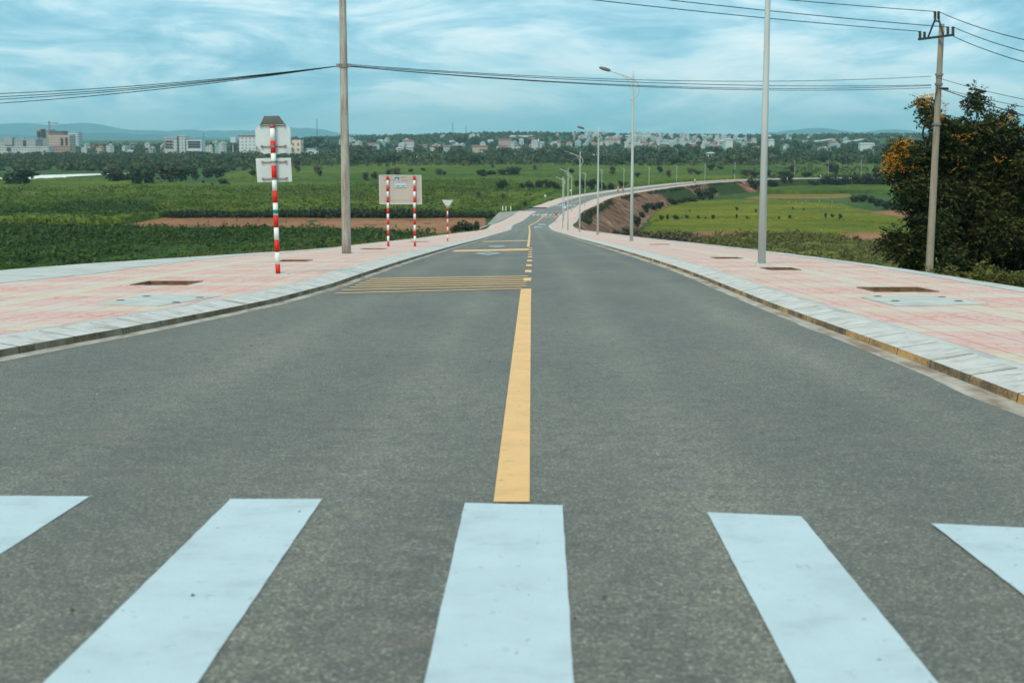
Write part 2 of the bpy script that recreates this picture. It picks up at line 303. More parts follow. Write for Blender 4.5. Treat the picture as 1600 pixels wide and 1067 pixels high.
# ------------------------------------------------------------------ the road's line: knots (x, Y, drop below the eye)
lamps = [(5.1,30,2.69),(5.6,69,4.95),(6.4,110,7.35),(6.75,147,9.5),(7.2,190,12.0),(7.8,227,14.0),(9.4,268,15.2),(12.7,315,15.85),(17.2,348,16.1),(24.3,400,16.45),
         (34,450,17.1),(46,497,17.6),(61.4,552,18.15),(77,591,18.2),(93,618,18.2),(109,638,18.2),(124,650,18.2),(140.5,658,18.2),(156,662,18.2)]
knots = [(.013*y, y, d) for y, d in ((-80,.2),(-40,.35),(-20,.62),(-8,.92),(0,1.20),(6,1.49),(12,1.78),(18,2.1),(30,2.69),(50,3.83),(69,4.95),(90,6.2),(110,7.35),(147,9.5),(190,12.0),(227,14.0),(248,14.72))]
for i in range(6, 19):
    a = lamps[i-1]; b = lamps[min(i+1, 18)]; t = Vector((b[0]-a[0], b[1]-a[1])).normalized()
    knots.append((lamps[i][0]-4.6*t.y, lamps[i][1]+4.6*t.x, lamps[i][2]))
x0, y0, _ = knots[-1]
for k in range(1, 14): knots.append((x0+18*k, y0+3*(1-math.exp(-k/2)), 18.2))
P = [Vector((k[0], k[1], -k[2])) for k in knots]
cen = []
for i in range(1, len(P)-2):
    p0, p1, p2, p3 = P[i-1], P[i], P[i+1], P[i+2]; seg = (p2-p1).length
    near = 1.0 if p1.y < 60 else 2.0 if p1.y < 160 else 3.0; n = max(2, int(seg/near)); ta = (p2-p0)*(seg/((p2-p1).length+(p1-p0).length)); tb = (p3-p1)*(seg/((p3-p2).length+(p2-p1).length))
    for k in range(n):
        t = k/n; cen.append(p1*(2*t**3-3*t*t+1)+ta*(t**3-2*t*t+t)+p2*(-2*t**3+3*t*t)+tb*(t**3-t*t))
cen = np.array([tuple(c) for c in cen]); dd = np.linalg.norm(np.diff(cen[:, :2], axis=0), axis=1); S = np.concatenate([[0], np.cumsum(dd)])
S = S - np.interp(0, cen[:40, 1], S[:40])           # S ~ Y along the straight part
tan = np.gradient(cen[:, :2], axis=0); tan /= np.linalg.norm(tan, axis=1)[:, None]
# station s, offset o (positive = right), height dz above the road
def rp(s, o, dz=0.0):
    x = np.interp(s, S, cen[:, 0]); y = np.interp(s, S, cen[:, 1]); z = np.interp(s, S, cen[:, 2]); tx = np.interp(s, S, tan[:, 0]); ty = np.interp(s, S, tan[:, 1]); l = np.hypot(tx, ty)
    return np.stack([x+o*ty/l, y-o*tx/l, z+dz+0*x], -1)
def zroad(x, y):
    i = np.argmin((cen[:, 0]-x)**2+(cen[:, 1]-y)**2); return cen[i, 2]
def onroad(px, py, dz=0.0):
    z = -2.0+dz
    d = ray(px, py); lo, hi = 2.0, 700.0
    # march along the ray until it falls under the road profile, taken along the nearest station
    y = 2.0
    def under(y):
        t = y/d.y; s = np.interp(y, cen[:, 1], S) if y < 640 else y
        zz = np.interp(y, cen[:250+0, 1], cen[:250, 2]) if y < 250 else zroad(d.x*t, y)
        return d.z*t - (zz+dz)
    while y < 700 and under(y) > 0: y *= 1.01
    lo, hi = y/1.01, y
    for _ in range(30):
        mdl = (lo+hi)/2
        if under(mdl) > 0: lo = mdl
        else: hi = mdl
    t = lo/d.y; return Vector((d.x*t, d.y*t, d.z*t))
def tabf(tab):
    xs = [a for a, b in tab]; ys = [b for a, b in tab]; return lambda s: np.interp(s, xs, ys)
kL = tabf([(-80, 13), (3, 12), (5, 8.8), (6, 7.6), (8, 5.9), (10, 4.95), (12.2, 4.35), (15, 3.92), (17.6, 3.62), (20, 3.36), (24, 3.12), (30, 3.05)])
oL = tabf([(-80, 16), (3, 15), (8, 12), (15, 9), (22, 8.1), (26, 7.5), (36, 7.4), (42, 6.9), (47, 6.5)])
cL = tabf([(-80, 19), (3, 17), (8, 14), (15, 12), (20, 10.6), (26.6, 9.75), (31, 9.15), (36.5, 8.25), (45, 7.1), (50, 6.78)])
# ------------------------------------------------------------------ strips along the road
def strip(name, s, o0, o1, z0, z1, mat, parent=None, kind='structure', n=1):
    s = np.asarray(s, float); o0 = np.broadcast_to(np.asarray(o0, float), s.shape); o1 = np.broadcast_to(np.asarray(o1, float), s.shape); V = []; UV = []
    for k in range(n+1):
        t = k/n; o = o0*(1-t)+o1*t; V.append(rp(s, o, z0*(1-t)+z1*t)); UV.append(np.stack([o, s], -1))
    m_ = len(s); V = np.concatenate(V); UV = np.concatenate(UV); f = []
    for k in range(n):
        a = np.arange(m_-1)+k*m_; f.append(np.stack([a, a+m_, a+m_+1, a+1], -1))
    f = np.concatenate(f)
    if np.mean(o1) < np.mean(o0): f = f[:, ::-1]
    f = f[:, ::-1]
    o = link(name, npmesh(name, V, f, UV), mat, parent)
    if kind and parent is None: o['kind'] = kind
    return o
sA = S[(S >= -60)]; sj = np.concatenate([np.arange(-60, 60, .5), np.arange(60, 160, 1.0), np.arange(160, S[-1], 2.5)])
JA, JB = 322.0, 338.0          # mouth of the side road on the left
wob = lambda s, k, a=.03: a*(fbm(s*1.1+k*7, s*0+k, 3, 5)-.5)*2
strip('road', sj, -kL(sj)+.12, np.full_like(sj, 2.86)+wob(sj, 1, .05)-.03*0, 0, 0, MAT['asphalt'], n=6)
strip('gutter', sj, 2.80, 3.02, -.006, -.006+.02, MAT['gutter']); strip('gutter', sj, -kL(sj)+.16, -kL(sj)-.02, -.006, .012, MAT['gutter'])
KH = .12
def kerb(name, s, side, f, fm):
    o0 = side*f(s); strip(name, s, o0, o0+side*.012, -.02, .07, fm); strip(name, s, o0+side*.012, o0+side*.33, .07, KH, MAT['kerb'])
    strip(name, s, o0+side*.33, o0+side*.42, KH, KH+.004, MAT['concrete'])
fR = lambda s: 3.0+0*s
kerb('kerb', sj, 1, fR, MAT['kerb_face_r'])
sl1 = sj[sj <= JA]; sl2 = sj[sj >= JB]; kerb('kerb', sl1, -1, kL, MAT['kerb_face_l']); kerb('kerb', sl2, -1, kL, MAT['kerb_face_l'])
KZ = .125
# pavements with real openings for tree pits; pit = (s0, s1, o0, o1) in station / offset
pitsR = []; pitsL = []
def so(px, py):          # station and offset of a pavement pixel
    v = onroad(px, py, KZ); s = np.interp(v.y, cen[:, 1], S); c = rp(s, 0.0); return float(s), float(v.x-c[0])
def pit_from(px0, px1, py, side, w=1.0, ln=1.0):
    s, a = so(px0, py); _, b = so(px1, py); return (round(s, 2)-.1, round(s, 2)+ln, min(a, b), max(a, b))
pitsR = [pit_from(1362, 1462, 455, 1), pit_from(1200, 1250, 421.5, 1), pit_from(1117, 1160, 403.8, 1), pit_from(1017, 1047, 382.3, 1)]
pitsL = [pit_from(203, 292, 446, -1), pit_from(430, 478, 409, -1), pit_from(563, 600, 389.8, -1), pit_from(640, 668, 378.3, -1)]
def pavement(name, s0, s1, inner, outer, side, pits, mat):
    base = list(sj[(sj >= s0) & (sj <= s1)]); pe = [p[i] for p in pits for i in (0, 1)]
    base = [b for b in base if all(abs(b-q) > .06 for q in pe)]+pe; base = np.array(sorted(base)); fr = [0, 1]
    # rows
    vs = []; uvs = []; fc = []; idx = 0
    for a, b in zip(base[:-1], base[1:]):
        mid = (a+b)/2; cuts = []
        for p in pits:
            if p[0]-1e-6 <= a and b <= p[1]+1e-6: cuts = [p[2], p[3]]
        ia, ib, oa, ob = inner(a), inner(b), outer(a), outer(b)
        def cellq(la, lb, ra, rb_):
            nonlocal idx
            q = [rp(a, la, KZ), rp(a, ra, KZ), rp(b, rb_, KZ), rp(b, lb, KZ)]
            if ra < la: q = q[::-1]; uu = [(lb, b), (rb_, b), (ra, a), (la, a)]
            else: uu = [(la, a), (ra, a), (rb_, b), (lb, b)]
            vs.extend(q); uvs.extend(uu); fc.append([idx, idx+1, idx+2, idx+3]); idx += 4
        if not cuts: cellq(side*ia, side*ib, side*oa, side*ob)
        else:
            c0, c1 = (cuts[0], cuts[1]) if side > 0 else (cuts[1], cuts[0])
            cellq(side*ia, side*ib, c0, c0); cellq(c1, c1, side*oa, side*ob)
    o = link(name, npmesh(name, np.array(vs), np.array(fc), np.array(uvs)), mat); o['kind'] = 'structure'
oR = lambda s: 6.62+0*s
pavement('pavement', -60, S[-1], lambda s: fR(s)+.42, oR, 1, pitsR, MAT['tiles'])
pavement('pavement', 3, JA, lambda s: kL(s)+.42, oL, -1, pitsL, MAT['tiles']); pavement('pavement', JB, S[-1], lambda s: kL(s)+.42, oL, -1, [], MAT['tiles'])
eR = 7.02+wob(sj, 3, .06); eR = np.where(sj < 45, eR-.06*(1-np.abs(sj-30)/15).clip(0, 1), eR)
strip('pavement_edging', sj, 6.62, eR, KZ+.004, KZ+.004, MAT['concrete'])
a1 = sj[sj <= JA]; strip('pavement_edging', a1, -oL(a1), -(cL(a1)+wob(a1, 4, .07)), KZ+.004, KZ+.002, MAT['concrete']); a2 = sj[sj >= JB]; strip('pavement_edging', a2, -oL(a2), -(cL(a2)+wob(a2, 4, .07)), KZ+.004, KZ+.002, MAT['concrete'])
for side, e in ((1, lambda s: 7.02+wob(s, 3, .06)), (-1, lambda s: cL(s)+wob(s, 4, .07))):
    pass
# pit rims and soil
def pit(p, label, side):
    s0, s1, o0, o1 = p; root = empty('tree_pit', rp((s0+s1)/2, (o0+o1)/2, KZ)); tag(root, label, 'tree pit', 'open tree pits in the pavements'); inv = np.array(root.location)
    c = [rp(s0, o0), rp(s0, o1), rp(s1, o1), rp(s1, o0)]; mid = sum(c)/4
    b = MB()
    for i in range(4):
        a, d = c[i], c[(i+1) % 4]; ai, di = a+(mid-a)*.06, d+(mid-d)*.06
        q = [a+[0, 0, KZ+.012], d+[0, 0, KZ+.012], di+[0, 0, KZ+.012], ai+[0, 0, KZ+.012], ai+[0, 0, -.6], di+[0, 0, -.6], a+[0, 0, KZ-.3], d+[0, 0, KZ-.3]]
        b.add([tuple(v-inv) for v in q], [(0, 1, 2, 3), (3, 2, 5, 4), (1, 0, 6, 7)])
    b.build('rim', MAT['pit_wall'], root)
    n = 9; vs = []; fs = []
    for i in range(n+1):
        for j in range(n+1):
            u, v = i/n, j/n; q = (c[0]*(1-u)+c[1]*u)*(1-v)+(c[3]*(1-u)+c[2]*u)*v; vs.append(tuple(q+[0, 0, -.42+.09*random.random()]-inv))
    for i in range(n):
        for j in range(n): k = i*(n+1)+j; fs.append((k, k+n+1, k+n+2, k+1))
    b = MB(); b.add(vs, fs); b.build('soil', MAT['pit_soil'], root)
for p, l in zip(pitsR, ['open tree pit with ochre rim in right pavement near the bare concrete pole', 'open tree pit in right pavement just right of the nearest lamp pole', 'thin open tree pit in right pavement left of the nearest lamp pole', 'farthest open tree pit in right pavement beside second lamp pole']): pit(p, l, 1)
for p, l in zip(pitsL, ['large open tree pit with red soil in left pavement at far left', 'open tree pit behind the base of the octagonal sign post', 'open tree pit in left pavement right of the rust stained pole', 'farthest open tree pit in left pavement beside the two post board']): pit(p, l, -1)
# manhole slabs with four lifting holes
def slab(cs, holes, label):
    q = [onroad(*c, KZ) for c in cs]; mid = sum(q, Vector())/4; root = empty('manhole_slab', mid); tag(root, label, 'manhole slab', 'concrete slabs with lifting holes'); b = MB()
    b.add([tuple(v-mid+Vector((0, 0, dz))) for dz in (-.05, .010) for v in q], [(3, 2, 1, 0), (4, 5, 6, 7), (0, 1, 5, 4), (1, 2, 6, 5), (2, 3, 7, 6), (3, 0, 4, 7)])
    b.build('slab', MAT['slab'], root)
    for h in holes:
        c = onroad(*h, KZ)-mid; b = MB(); r = .038
        b.add([tuple(c+Vector((r*math.cos(t)*1.4, r*math.sin(t)*1.4, .015))) for t in np.arange(0, 6.28, .55)], [tuple(range(12))]); b.build('lifting_hole', MAT['ink'], root)
slab([(150, 477), (245, 479.5), (345, 463.5), (224, 461)], [(188, 471), (229, 464.5), (275, 474), (312, 466.5)], 'pale concrete slab with dark lifting holes in left pavement by the kerb')
slab([(1345, 465), (1400, 479), (1545, 476), (1450, 463)], [(1371, 464.5), (1399, 471.8), (1472, 465.5), (1498, 472)], 'pale concrete slab with dark lifting holes in right pavement')

# ------------------------------------------------------------------ embankment slopes
def bank(side, s0, s1, efun, vegf, zb=-24.5, zl=None):
    s = sj[(sj >= s0) & (sj <= s1)]; e = efun(s); h = rp(s, 0.0)[:, 2]-zb; n = 26; V = []; UV = []; A = []
    for k in range(n+1):
        t = k/n; dn = h*t; out = e+.0+dn*1.5+.35*min(1, k); o = side*out; v = rp(s, o, KZ+.0)
        v[:, 2] -= dn+(.06 if k else 0.0)
        if 0 < k: 
            nz = (fbm(s*.18+side*9, out*.12, 4, 11)-.5)*1.6*min(1, t*5)+(fbm(s*.7, out*.5+3, 3, 21)-.5)*.7*min(1, t*5); v[:, 2] += nz
        V.append(v); UV.append(np.stack([out, s], -1)); A.append(vegf(s, t))
    m_ = len(s); f = []
    for k in range(n): a = np.arange(m_-1)+k*m_; f.append(np.stack([a, a+m_, a+m_+1, a+1], -1))
    f = np.concatenate(f); f = f if side < 0 else f[:, ::-1]
    me = npmesh('embankment', np.concatenate(V), f, np.concatenate(UV), True); at = me.attributes.new('veg', 'FLOAT', 'POINT'); at.data.foreach_set('value', np.concatenate(A).astype(np.float32))
    o = link('embankment', me, MAT['bank']); o['kind'] = 'structure'
def vegR(s, t):
    v = tabf([(-80, 1), (160, 1), (200, .5), (260, .12), (440, .10), (492, .15), (505, .95), (555, .95), (562, .10), (590, .15), (600, .9), (625, .8), (632, .2), (650, .3), (660, 1)])(s)
    return v+max(0, t-.75)*2.2*(s > 330)*(fbm(s*.05, s*0, 2, 3)*1.2)
bank(1, -60, S[-1], lambda s: 7.02+wob(s, 3, .06)-.02, vegR)
bank(-1, -60, S[-1], lambda s: cL(s)+wob(s, 4, .07)-.02, lambda s, t: 1.0+0*s)
# concrete apron and mouth of the side road on the left
def slabpoly(name, pts, mat, th=.3):
    b = MB(); n = len(pts); b.add([tuple(p) for p in pts]+[tuple(Vector(p)-Vector((0, 0, th))) for p in pts], [tuple(range(n)), tuple(range(2*n-1, n-1, -1))]+[(i, n+i, n+(i+1) % n, (i+1) % n) for i in range(n)])
    o = b.build(name, mat); o['kind'] = 'structure'; return o
A = lambda s, o, dz: tuple(rp(float(s), float(o), dz))
slabpoly('side_road', [A(JA, -2.9, .004), A(JB, -2.9, .004), A(JB, -7.5, -.05), A(JA, -7.5, -.05)][::-1], MAT['asphalt']); slabpoly('side_road', [A(JA, -7.5, -.05), A(JB, -7.5, -.05), A(JB, -20, -5.5), A(JA, -20, -5.5)][::-1], MAT['concrete'])
slabpoly('concrete_apron', [A(248, -6.7, .10), A(JA-.5, -6.7, .10), A(JA-1, -11.5, -.25), A(280, -10.2, -.9)][::-1], weathered('apron_concrete', (.27, .27, .24), .3, .4))

# ------------------------------------------------------------------ painted markings, laid on the road surface
s_names = []
def mark(name, pix, mat, dz=.004, cuts=1):
    pts = [onroad(*q, dz) for q in pix]; b = MB(); n = len(pts); b.add([tuple(p) for p in pts], [tuple(range(n))]); o = b.build(name, mat)
    me = o.data; me.update()
    if me.polygons[0].normal.z < 0: me.flip_normals()
    if cuts > 1:
        bm = bmesh.new(); bm.from_mesh(me); bmesh.ops.subdivide_edges(bm, edges=bm.edges[:], cuts=cuts, use_grid_fill=True)
        rr0 = random.Random(len(s_names)); s_names.append(1)
        for v in bm.verts:
            if v.is_boundary: v.co.x += rr0.uniform(-.0016, .0016); v.co.y += rr0.uniform(-.002, .002)
        for v in bm.verts: v.co.z = np.interp(v.co.y, cen[:150, 1], cen[:150, 2])+dz
        bm.to_mesh(me); bm.free()
    o['kind'] = 'structure'; return o
WP, YP = MAT['white_paint'], MAT['yellow_paint']
def ext(a, b, y):      # extend a pixel edge down to row y
    return (a[0]+(b[0]-a[0])*(y-a[1])/(b[1]-a[1]), y)
for (l0, l1, r0, r1) in [((-135,771),(-560,1067),(140,775),(0,865)), ((360,779),(66,1067),(503,779),(308,1067)), ((726,785),(662,1067),(879,789),(897,1067)), ((1105,800),(1245,1067),(1252,806),(1467,1067)), ((1455,817),(1780,1067),(1602,824),(2030,1067))]:
    if l0[0] < 0: l0 = (-5, 774)
    if l0[0] == -5: a, b = (-5, 774), (-300, 965); mark('crosswalk_stripe', [a, ext((-5,774), (-420, 1045), 1045), ext((140,775), (0,865), 1045), (140, 775)], WP, cuts=22); continue
    mark('crosswalk_stripe', [l0, ext(l0, l1, 1180), ext(r0, r1, 1180), r0], WP, cuts=22)
ll = [(771+39*t, 783.5-303.5*t) for t in np.linspace(0, 1, 40)]+[(812, 465), (814, 451)]; rl = [(827.5+2*t, 783.5-303.5*t) for t in np.linspace(0, 1, 40)]+[(829.8, 465), (830, 451)]
b = MB(); vs = [tuple(onroad(*q_, .005)) for q_ in ll]+[tuple(onroad(*q_, .005)) for q_ in rl]; n_ = len(ll); b.add(vs, [(i, n_+i, n_+i+1, i+1) for i in range(n_-1)]); o = b.build('centre_line', YP); o['kind'] = 'structure'
# finer centre line drawn as station/offset strips
def soff(px, py):
    v = onroad(px, py); s = float(np.interp(v.y, cen[:, 1], S)); c = rp(s, 0.0); return s, float(v.x-c[0])
for y0, y1, x0, x1 in [(439, 434, 817.5, 830), (425.7, 421.7, 820, 830.5), (416, 413, 821.7, 831), (408.7, 406, 823.2, 831.5), (402.2, 400.3, 824.2, 831.6), (398, 396.6, 825, 831.6), (394.2, 393, 825.6, 831.6), (391, 390, 826, 831.6), (388.2, 387.3, 826.4, 831.6)]:
    mark('centre_line', [(x0, y0), (x0+.8, y1), (x1, y1), (x1-.2, y0)], YP, .006)
s0, _ = soff(828, 386); sc_ = np.arange(s0, JA-9, 3.0); oc = np.interp(sc_, [s0, 150, 250, JA-9], [-.12, -.15, -.25, -.3]); hw = np.interp(sc_, [60, 200], [.055, .10]); strip('centre_line', sc_, oc-hw, oc+hw, .006, .006, YP)
s1 = np.arange(JB+8, 640, 3.0); strip('centre_line', s1, -.08+0*s1, .08+0*s1, .006, .006, YP)
ru = [((522.5,458.3),(815,450.7)), ((532.5,453),(822.5,447)), ((545,448.7),(822.5,443.5)), ((553.7,445.5),(823,440.5)), ((560,442),(820,437.5)), ((570,438.7),(818,434.7)), ((577.5,435.5),(825,431.5))]
for a, b in ru: mark('rumble_strip', [(a[0], a[1]+.5), (a[0]+3, a[1]-.5), (b[0], b[1]-.5), (b[0], b[1]+.5)], YP, .008)
mark('stop_line', [(705, 393.4), (712, 391.0), (826, 388.5), (826, 391.2)], YP, .008); mark('stop_line', [(752, 378.2), (756, 377.2), (827, 375.5), (827, 376.4)], YP, .008)
def diamond(cx, cy, w, h):
    o = [(cx-w, cy), (cx, cy-h), (cx+w, cy), (cx, cy+h)]; i = [(cx-w*.72, cy), (cx, cy-h*.55), (cx+w*.72, cy), (cx, cy+h*.55)]
    for k in range(4): mark('diamond_marking', [o[k], o[(k+1) % 4], i[(k+1) % 4], i[k]], WP, .006)
diamond(762.5, 396, 21, 2.3); diamond(776, 384.8, 15, 1.5)
def rect(name, s0, s1, o0, o1, mat, dz=.008):
    o = strip(name, np.linspace(s0, s1, 3), o0, o1, dz, dz, mat); return o
for k in range(7): rect('crosswalk_stripe', 300, 306, -2.75+k*.84, -2.3+k*.84, WP)
for k in range(7): rect('crosswalk_stripe', 352, 358, -2.75+k*.84, -2.3+k*.84, WP)
rect('stop_line', 291, 292.5, -.1, 2.8, YP); rect('word_marking', 240, 243, .6, 1.9, WP); rect('word_marking', 255, 258, .8, 2.1, WP)

# ------------------------------------------------------------------ ground sheet
def sgn_dist(x, y):
    # signed distance to the road's line (right/inner side positive), vectorised on a coarse copy
    c = cen[::4, :2]; t = tan[::4]; best = np.full(x.shape, 1e12); sg = np.zeros(x.shape)
    for (a, b), (tx, ty) in zip(c, t):
        dx = x-a; dy = y-b; d2 = dx*dx+dy*dy; m_ = d2 < best; best = np.where(m_, d2, best); sg = np.where(m_, dx*ty-dy*tx, sg)
    return np.sign(sg)*np.sqrt(best)
ZL, ZR = -20.0, -22.4
def gz(x, y):
    x = np.asarray(x, float); y = np.asarray(y, float); d = sgn_dist(x, y); t = sstep(-7, 7, d); far = 1-sstep(650, 700, y)
    z = ZL+(ZR-ZL)*t*far
    z = z+(fbm(x*.01, y*.01, 3, 2)-.5)*.3
    lat = sstep(-.28, .0, x/np.maximum(y, 1)); rise = sstep(1500, 3300, y)
    z = z+rise*(5+17*lat)+rise*(fbm(x*.0022, y*.0022, 3, 9)-.5)*10*lat
    return z
yy = np.concatenate([np.arange(-200, 200, 10), 200*np.exp(np.linspace(0, math.log(800/200), 190)), 800*np.exp(np.linspace(.01, math.log(4000/800), 90)), np.linspace(4200, 34000, 25)])
uu = np.linspace(-1, 1, 260); Yg, Ug = np.meshgrid(yy, uu, indexing='ij'); Xg = Ug*(np.abs(Yg)*.62+260+np.where(Yg > 4000, 6000, 0)); Zg = gz(Xg, Yg)
near = (Yg < 200); 
rr, cc = Xg.shape; idx = np.arange(rr*cc).reshape(rr, cc)
f = np.stack([idx[:-1, :-1], idx[:-1, 1:], idx[1:, 1:], idx[1:, :-1]], -1).reshape(-1, 4)
g = link('ground', npmesh('ground', np.stack([Xg, Yg, Zg], -1).reshape(-1, 3), f, None, True), MAT['ground']); g['kind'] = 'structure'

# ------------------------------------------------------------------ fields (polygons given where their corners stand on the plain)
def poly_world(pix, z): return np.array([tuple(onz(px, py, z))[:2] for px, py in pix])
def inside(poly, x, y):
    c = np.zeros(x.shape, bool); n = len(poly); j = n-1
    for i in range(n):
        xi, yi = poly[i]; xj, yj = poly[j]; cond = ((yi > y) != (yj > y)) & (x < (xj-xi)*(y-yi)/(yj-yi+1e-12)+xi); c ^= cond; j = i
    return c
def field(name, pix, z, h, mat, label, cat='crop', kind='stuff', amp=.5, ns=.25, row=0, nx=None):
    poly = poly_world(pix, z); y0, y1 = poly[:, 1].min(), poly[:, 1].max(); u = poly[:, 0]/poly[:, 1]; u0, u1 = u.min(), u.max()
    ny = int(max(12, min(330, (y1-y0)/1.1*1.0))) ; nu = int(max(12, min(420, (u1-u0)*2300/2.2))) if nx is None else nx
    ys = y0*np.exp(np.linspace(-.004, math.log(y1/y0)+.004, ny)); us = np.linspace(u0-.002, u1+.002, nu); Y, U = np.meshgrid(ys, us, indexing='ij'); X = U*Y
    wx = X+(fbm(X*.05, Y*.05, 3, 41)-.5)*4; wy = Y+(fbm(X*.05+9, Y*.05, 3, 43)-.5)*6
    ins = inside(poly, wx, wy); base = gz(X, Y) if h > 0 else gz(X, Y)
    nz = (fbm(X*ns, Y*ns, 4, 31)-.5)*2*amp+(fbm(X*.02, Y*.035, 3, 33)-.5)*amp*1.6
    if row: nz += .25*amp*np.sin(Y*row)
    Z = np.where(ins, base+h+nz*(1 if h > .3 else .3), base-.3)
    idx = np.arange(Y.size).reshape(Y.shape); f = np.stack([idx[:-1, :-1], idx[:-1, 1:], idx[1:, 1:], idx[1:, :-1]], -1).reshape(-1, 4); keep = ins.ravel()[f].any(1); f = f[keep]
    used = np.unique(f); rem = np.full(Y.size, -1); rem[used] = np.arange(len(used)); V = np.stack([X, Y, Z], -1).reshape(-1, 3)[used]
    o = link(name, npmesh(name, V, rem[f], None, h > .3), mat); o['kind'] = kind
    if kind == 'stuff': o['label'] = label; o['category'] = cat
    return o
field('crop_field', [(-120,432),(-120,363),(0,361),(190,362),(300,366),(540,367),(620,371),(700,378),(700,430)], ZL, 1.3, MAT['crop_dark'], 'dark green crop growing below the left pavement', amp=.45)
field('tilled_field', [(185,353.5),(262,337.5),(500,338),(760,338),(760,372),(620,364),(300,358)], ZL, .06, MAT['soil'], '', kind='structure', amp=.3)
field('crop_field', [(-120,354),(-120,337),(60,329),(180,322),(215,326),(240,334),(262,339),(190,353)], ZL, 1.6, MAT['crop_mid'], 'green crop to the left of the brown tilled field', amp=.5)
field('crop_field', [(-120,333),(-120,289),(0,286),(120,283),(300,292),(420,284),(760,262),(880,262),(880,300),(830,320),(790,335),(745,339),(262,339),(240,331),(200,320),(60,325)], ZL, 1.7, MAT['crop_mid'], 'broad bright green crop field behind the brown tilled field', amp=.5)
field('crop_field', [(330,277),(420,263),(600,258),(880,257),(1196,258),(1230,268),(1230,276),(1000,288),(900,300),(880,318),(820,322),(860,296),(760,266),(420,281)], ZL, .9, MAT['crop_mid'], 'green grassland beyond the road bend', amp=.4)
field('crop_field', [(1205,276),(1205,258),(1250,252),(1400,250),(1480,252),(1480,275)], ZL, .8, MAT['crop_mid'], 'green fields beyond the far road on the right', amp=.4)
# right hand paddies
R = ZR
field('grass_verge', [(975,440),(985,378),(1040,371),(1110,373),(1165,369),(1290,372),(1360,383),(1470,395),(1700,410),(1700,470)], R, .6, MAT['rough'], 'rough grass between the paddies and the right embankment', 'grass', amp=.9)
field('paddy_field', [(1003,366),(1012,352),(1035,345),(1180,344),(1290,346),(1430,358),(1430,372),(1290,369),(1165,366),(1110,369.5),(1040,369)], R, .5, MAT['paddy'], 'lime green paddy nearest the right embankment', amp=.12)
field('paddy_field', [(1008,348),(1020,336),(1045,324),(1085,316),(1130,313),(1200,313),(1320,321),(1370,334),(1430,345),(1430,353),(1290,343.5),(1180,342),(1035,343)], R, .45, MAT['paddy'], 'lime green paddies strewn with low plants', amp=.12)
field('dry_field', [(1165,310.5),(1200,304.5),(1330,304),(1330,309),(1200,312)], R, .3, MAT['straw'], 'straw coloured strip of dry stubble', 'stubble', amp=.1)
field('tilled_field', [(1306,368.5),(1375,367),(1400,374),(1378,383)], R, .56, MAT['soil'], '', kind='structure', amp=.1)
field('tilled_field', [(1355,334),(1430,330),(1440,343),(1408,343)], R, .5, MAT['soil'], '', kind='structure', amp=.1)
field('tilled_field', [(1060,371.5),(1100,367.5),(1170,368),(1175,371),(1100,374)], R, .9, MAT['soil'], '', kind='structure', amp=.1)
field('crop_field', [(1190,304),(1195,297),(1260,292),(1340,290),(1500,290),(1500,303),(1330,303)], R, 1.6, MAT['corn'], 'tall green corn in front of the hedge by the far road', amp=.4)
# river
def grit():
    r = np.random.default_rng(9); n = 420; y = 3.2+14*r.random(n)**1.5; x = (r.random(n)-.5)*5.8+.013*y; x = np.where(r.random(n) < .35, np.sign(x)*(2.5+.35*r.random(n)), x); z = np.interp(y, cen[:150, 1], cen[:150, 2]); sz = .003+.006*r.random(n)**2; V = []; f = []
    for i in range(n):
        a = r.normal(size=(6, 3))*.15+[[1, 0, 0], [0, 1, 0], [-1, 0, 0], [0, -1, 0], [0, 0, .8], [0, 0, -.5]]; V.append(a*sz[i]+[x[i], y[i], z[i]+sz[i]*.4]); k = 6*i; f += [(k, k+1, k+4), (k+1, k+2, k+4), (k+2, k+3, k+4), (k+3, k, k+4)]
    me = npmesh('road_grit', np.concatenate(V), f); me.materials.append(MAT['grit']); tag(link('road_grit', me), 'small stones and grit lying on the asphalt', 'grit', None, 'stuff')
MAT['grit'] = leafmat('grit', [(.05, .04, .03), (.2, .18, .15), (.5, .48, .42), (.2, .15, .1)], rough=.9); grit()
b = MB(); rv = [onz(px, py, ZL+.35) for px, py in [(-140,290),(-20,286),(40,283),(70,281),(100,279),(104,276.5),(160,273.5),(206,271.8),(204,270.6),(120,272.2),(60,274),(40,278),(-20,278),(-140,279)]]
b.add([tuple(p) for p in rv], [tuple(range(len(rv)))]); mm = M('river_water', .3, .6); mm.col((.75, .74, .66)); mm.bump(mm.noise(mm.pos, .4, 3), .05, .3); o = b.build('river', mm.mat); o['kind'] = 'structure'  # near-white base colour carries the sky reflected in the water
if o.data.polygons[0].normal.z < 0: o.data.flip_normals()
# far road on the plain
b = MB(); q = [onz(560,248,ZL), onz(840,247.5,ZL), onz(840,246.3,ZL), onz(560,246.8,ZL)]; b.add([(p.x, p.y, ZL+1.6) for p in q]+[(p.x, p.y, ZL-.5) for p in q], [(0,1,2,3),(0,4,5,1),(1,5,6,2),(2,6,7,3),(3,7,4,0)]); o = b.build('far_road', MAT['concrete']); o['kind'] = 'structure'

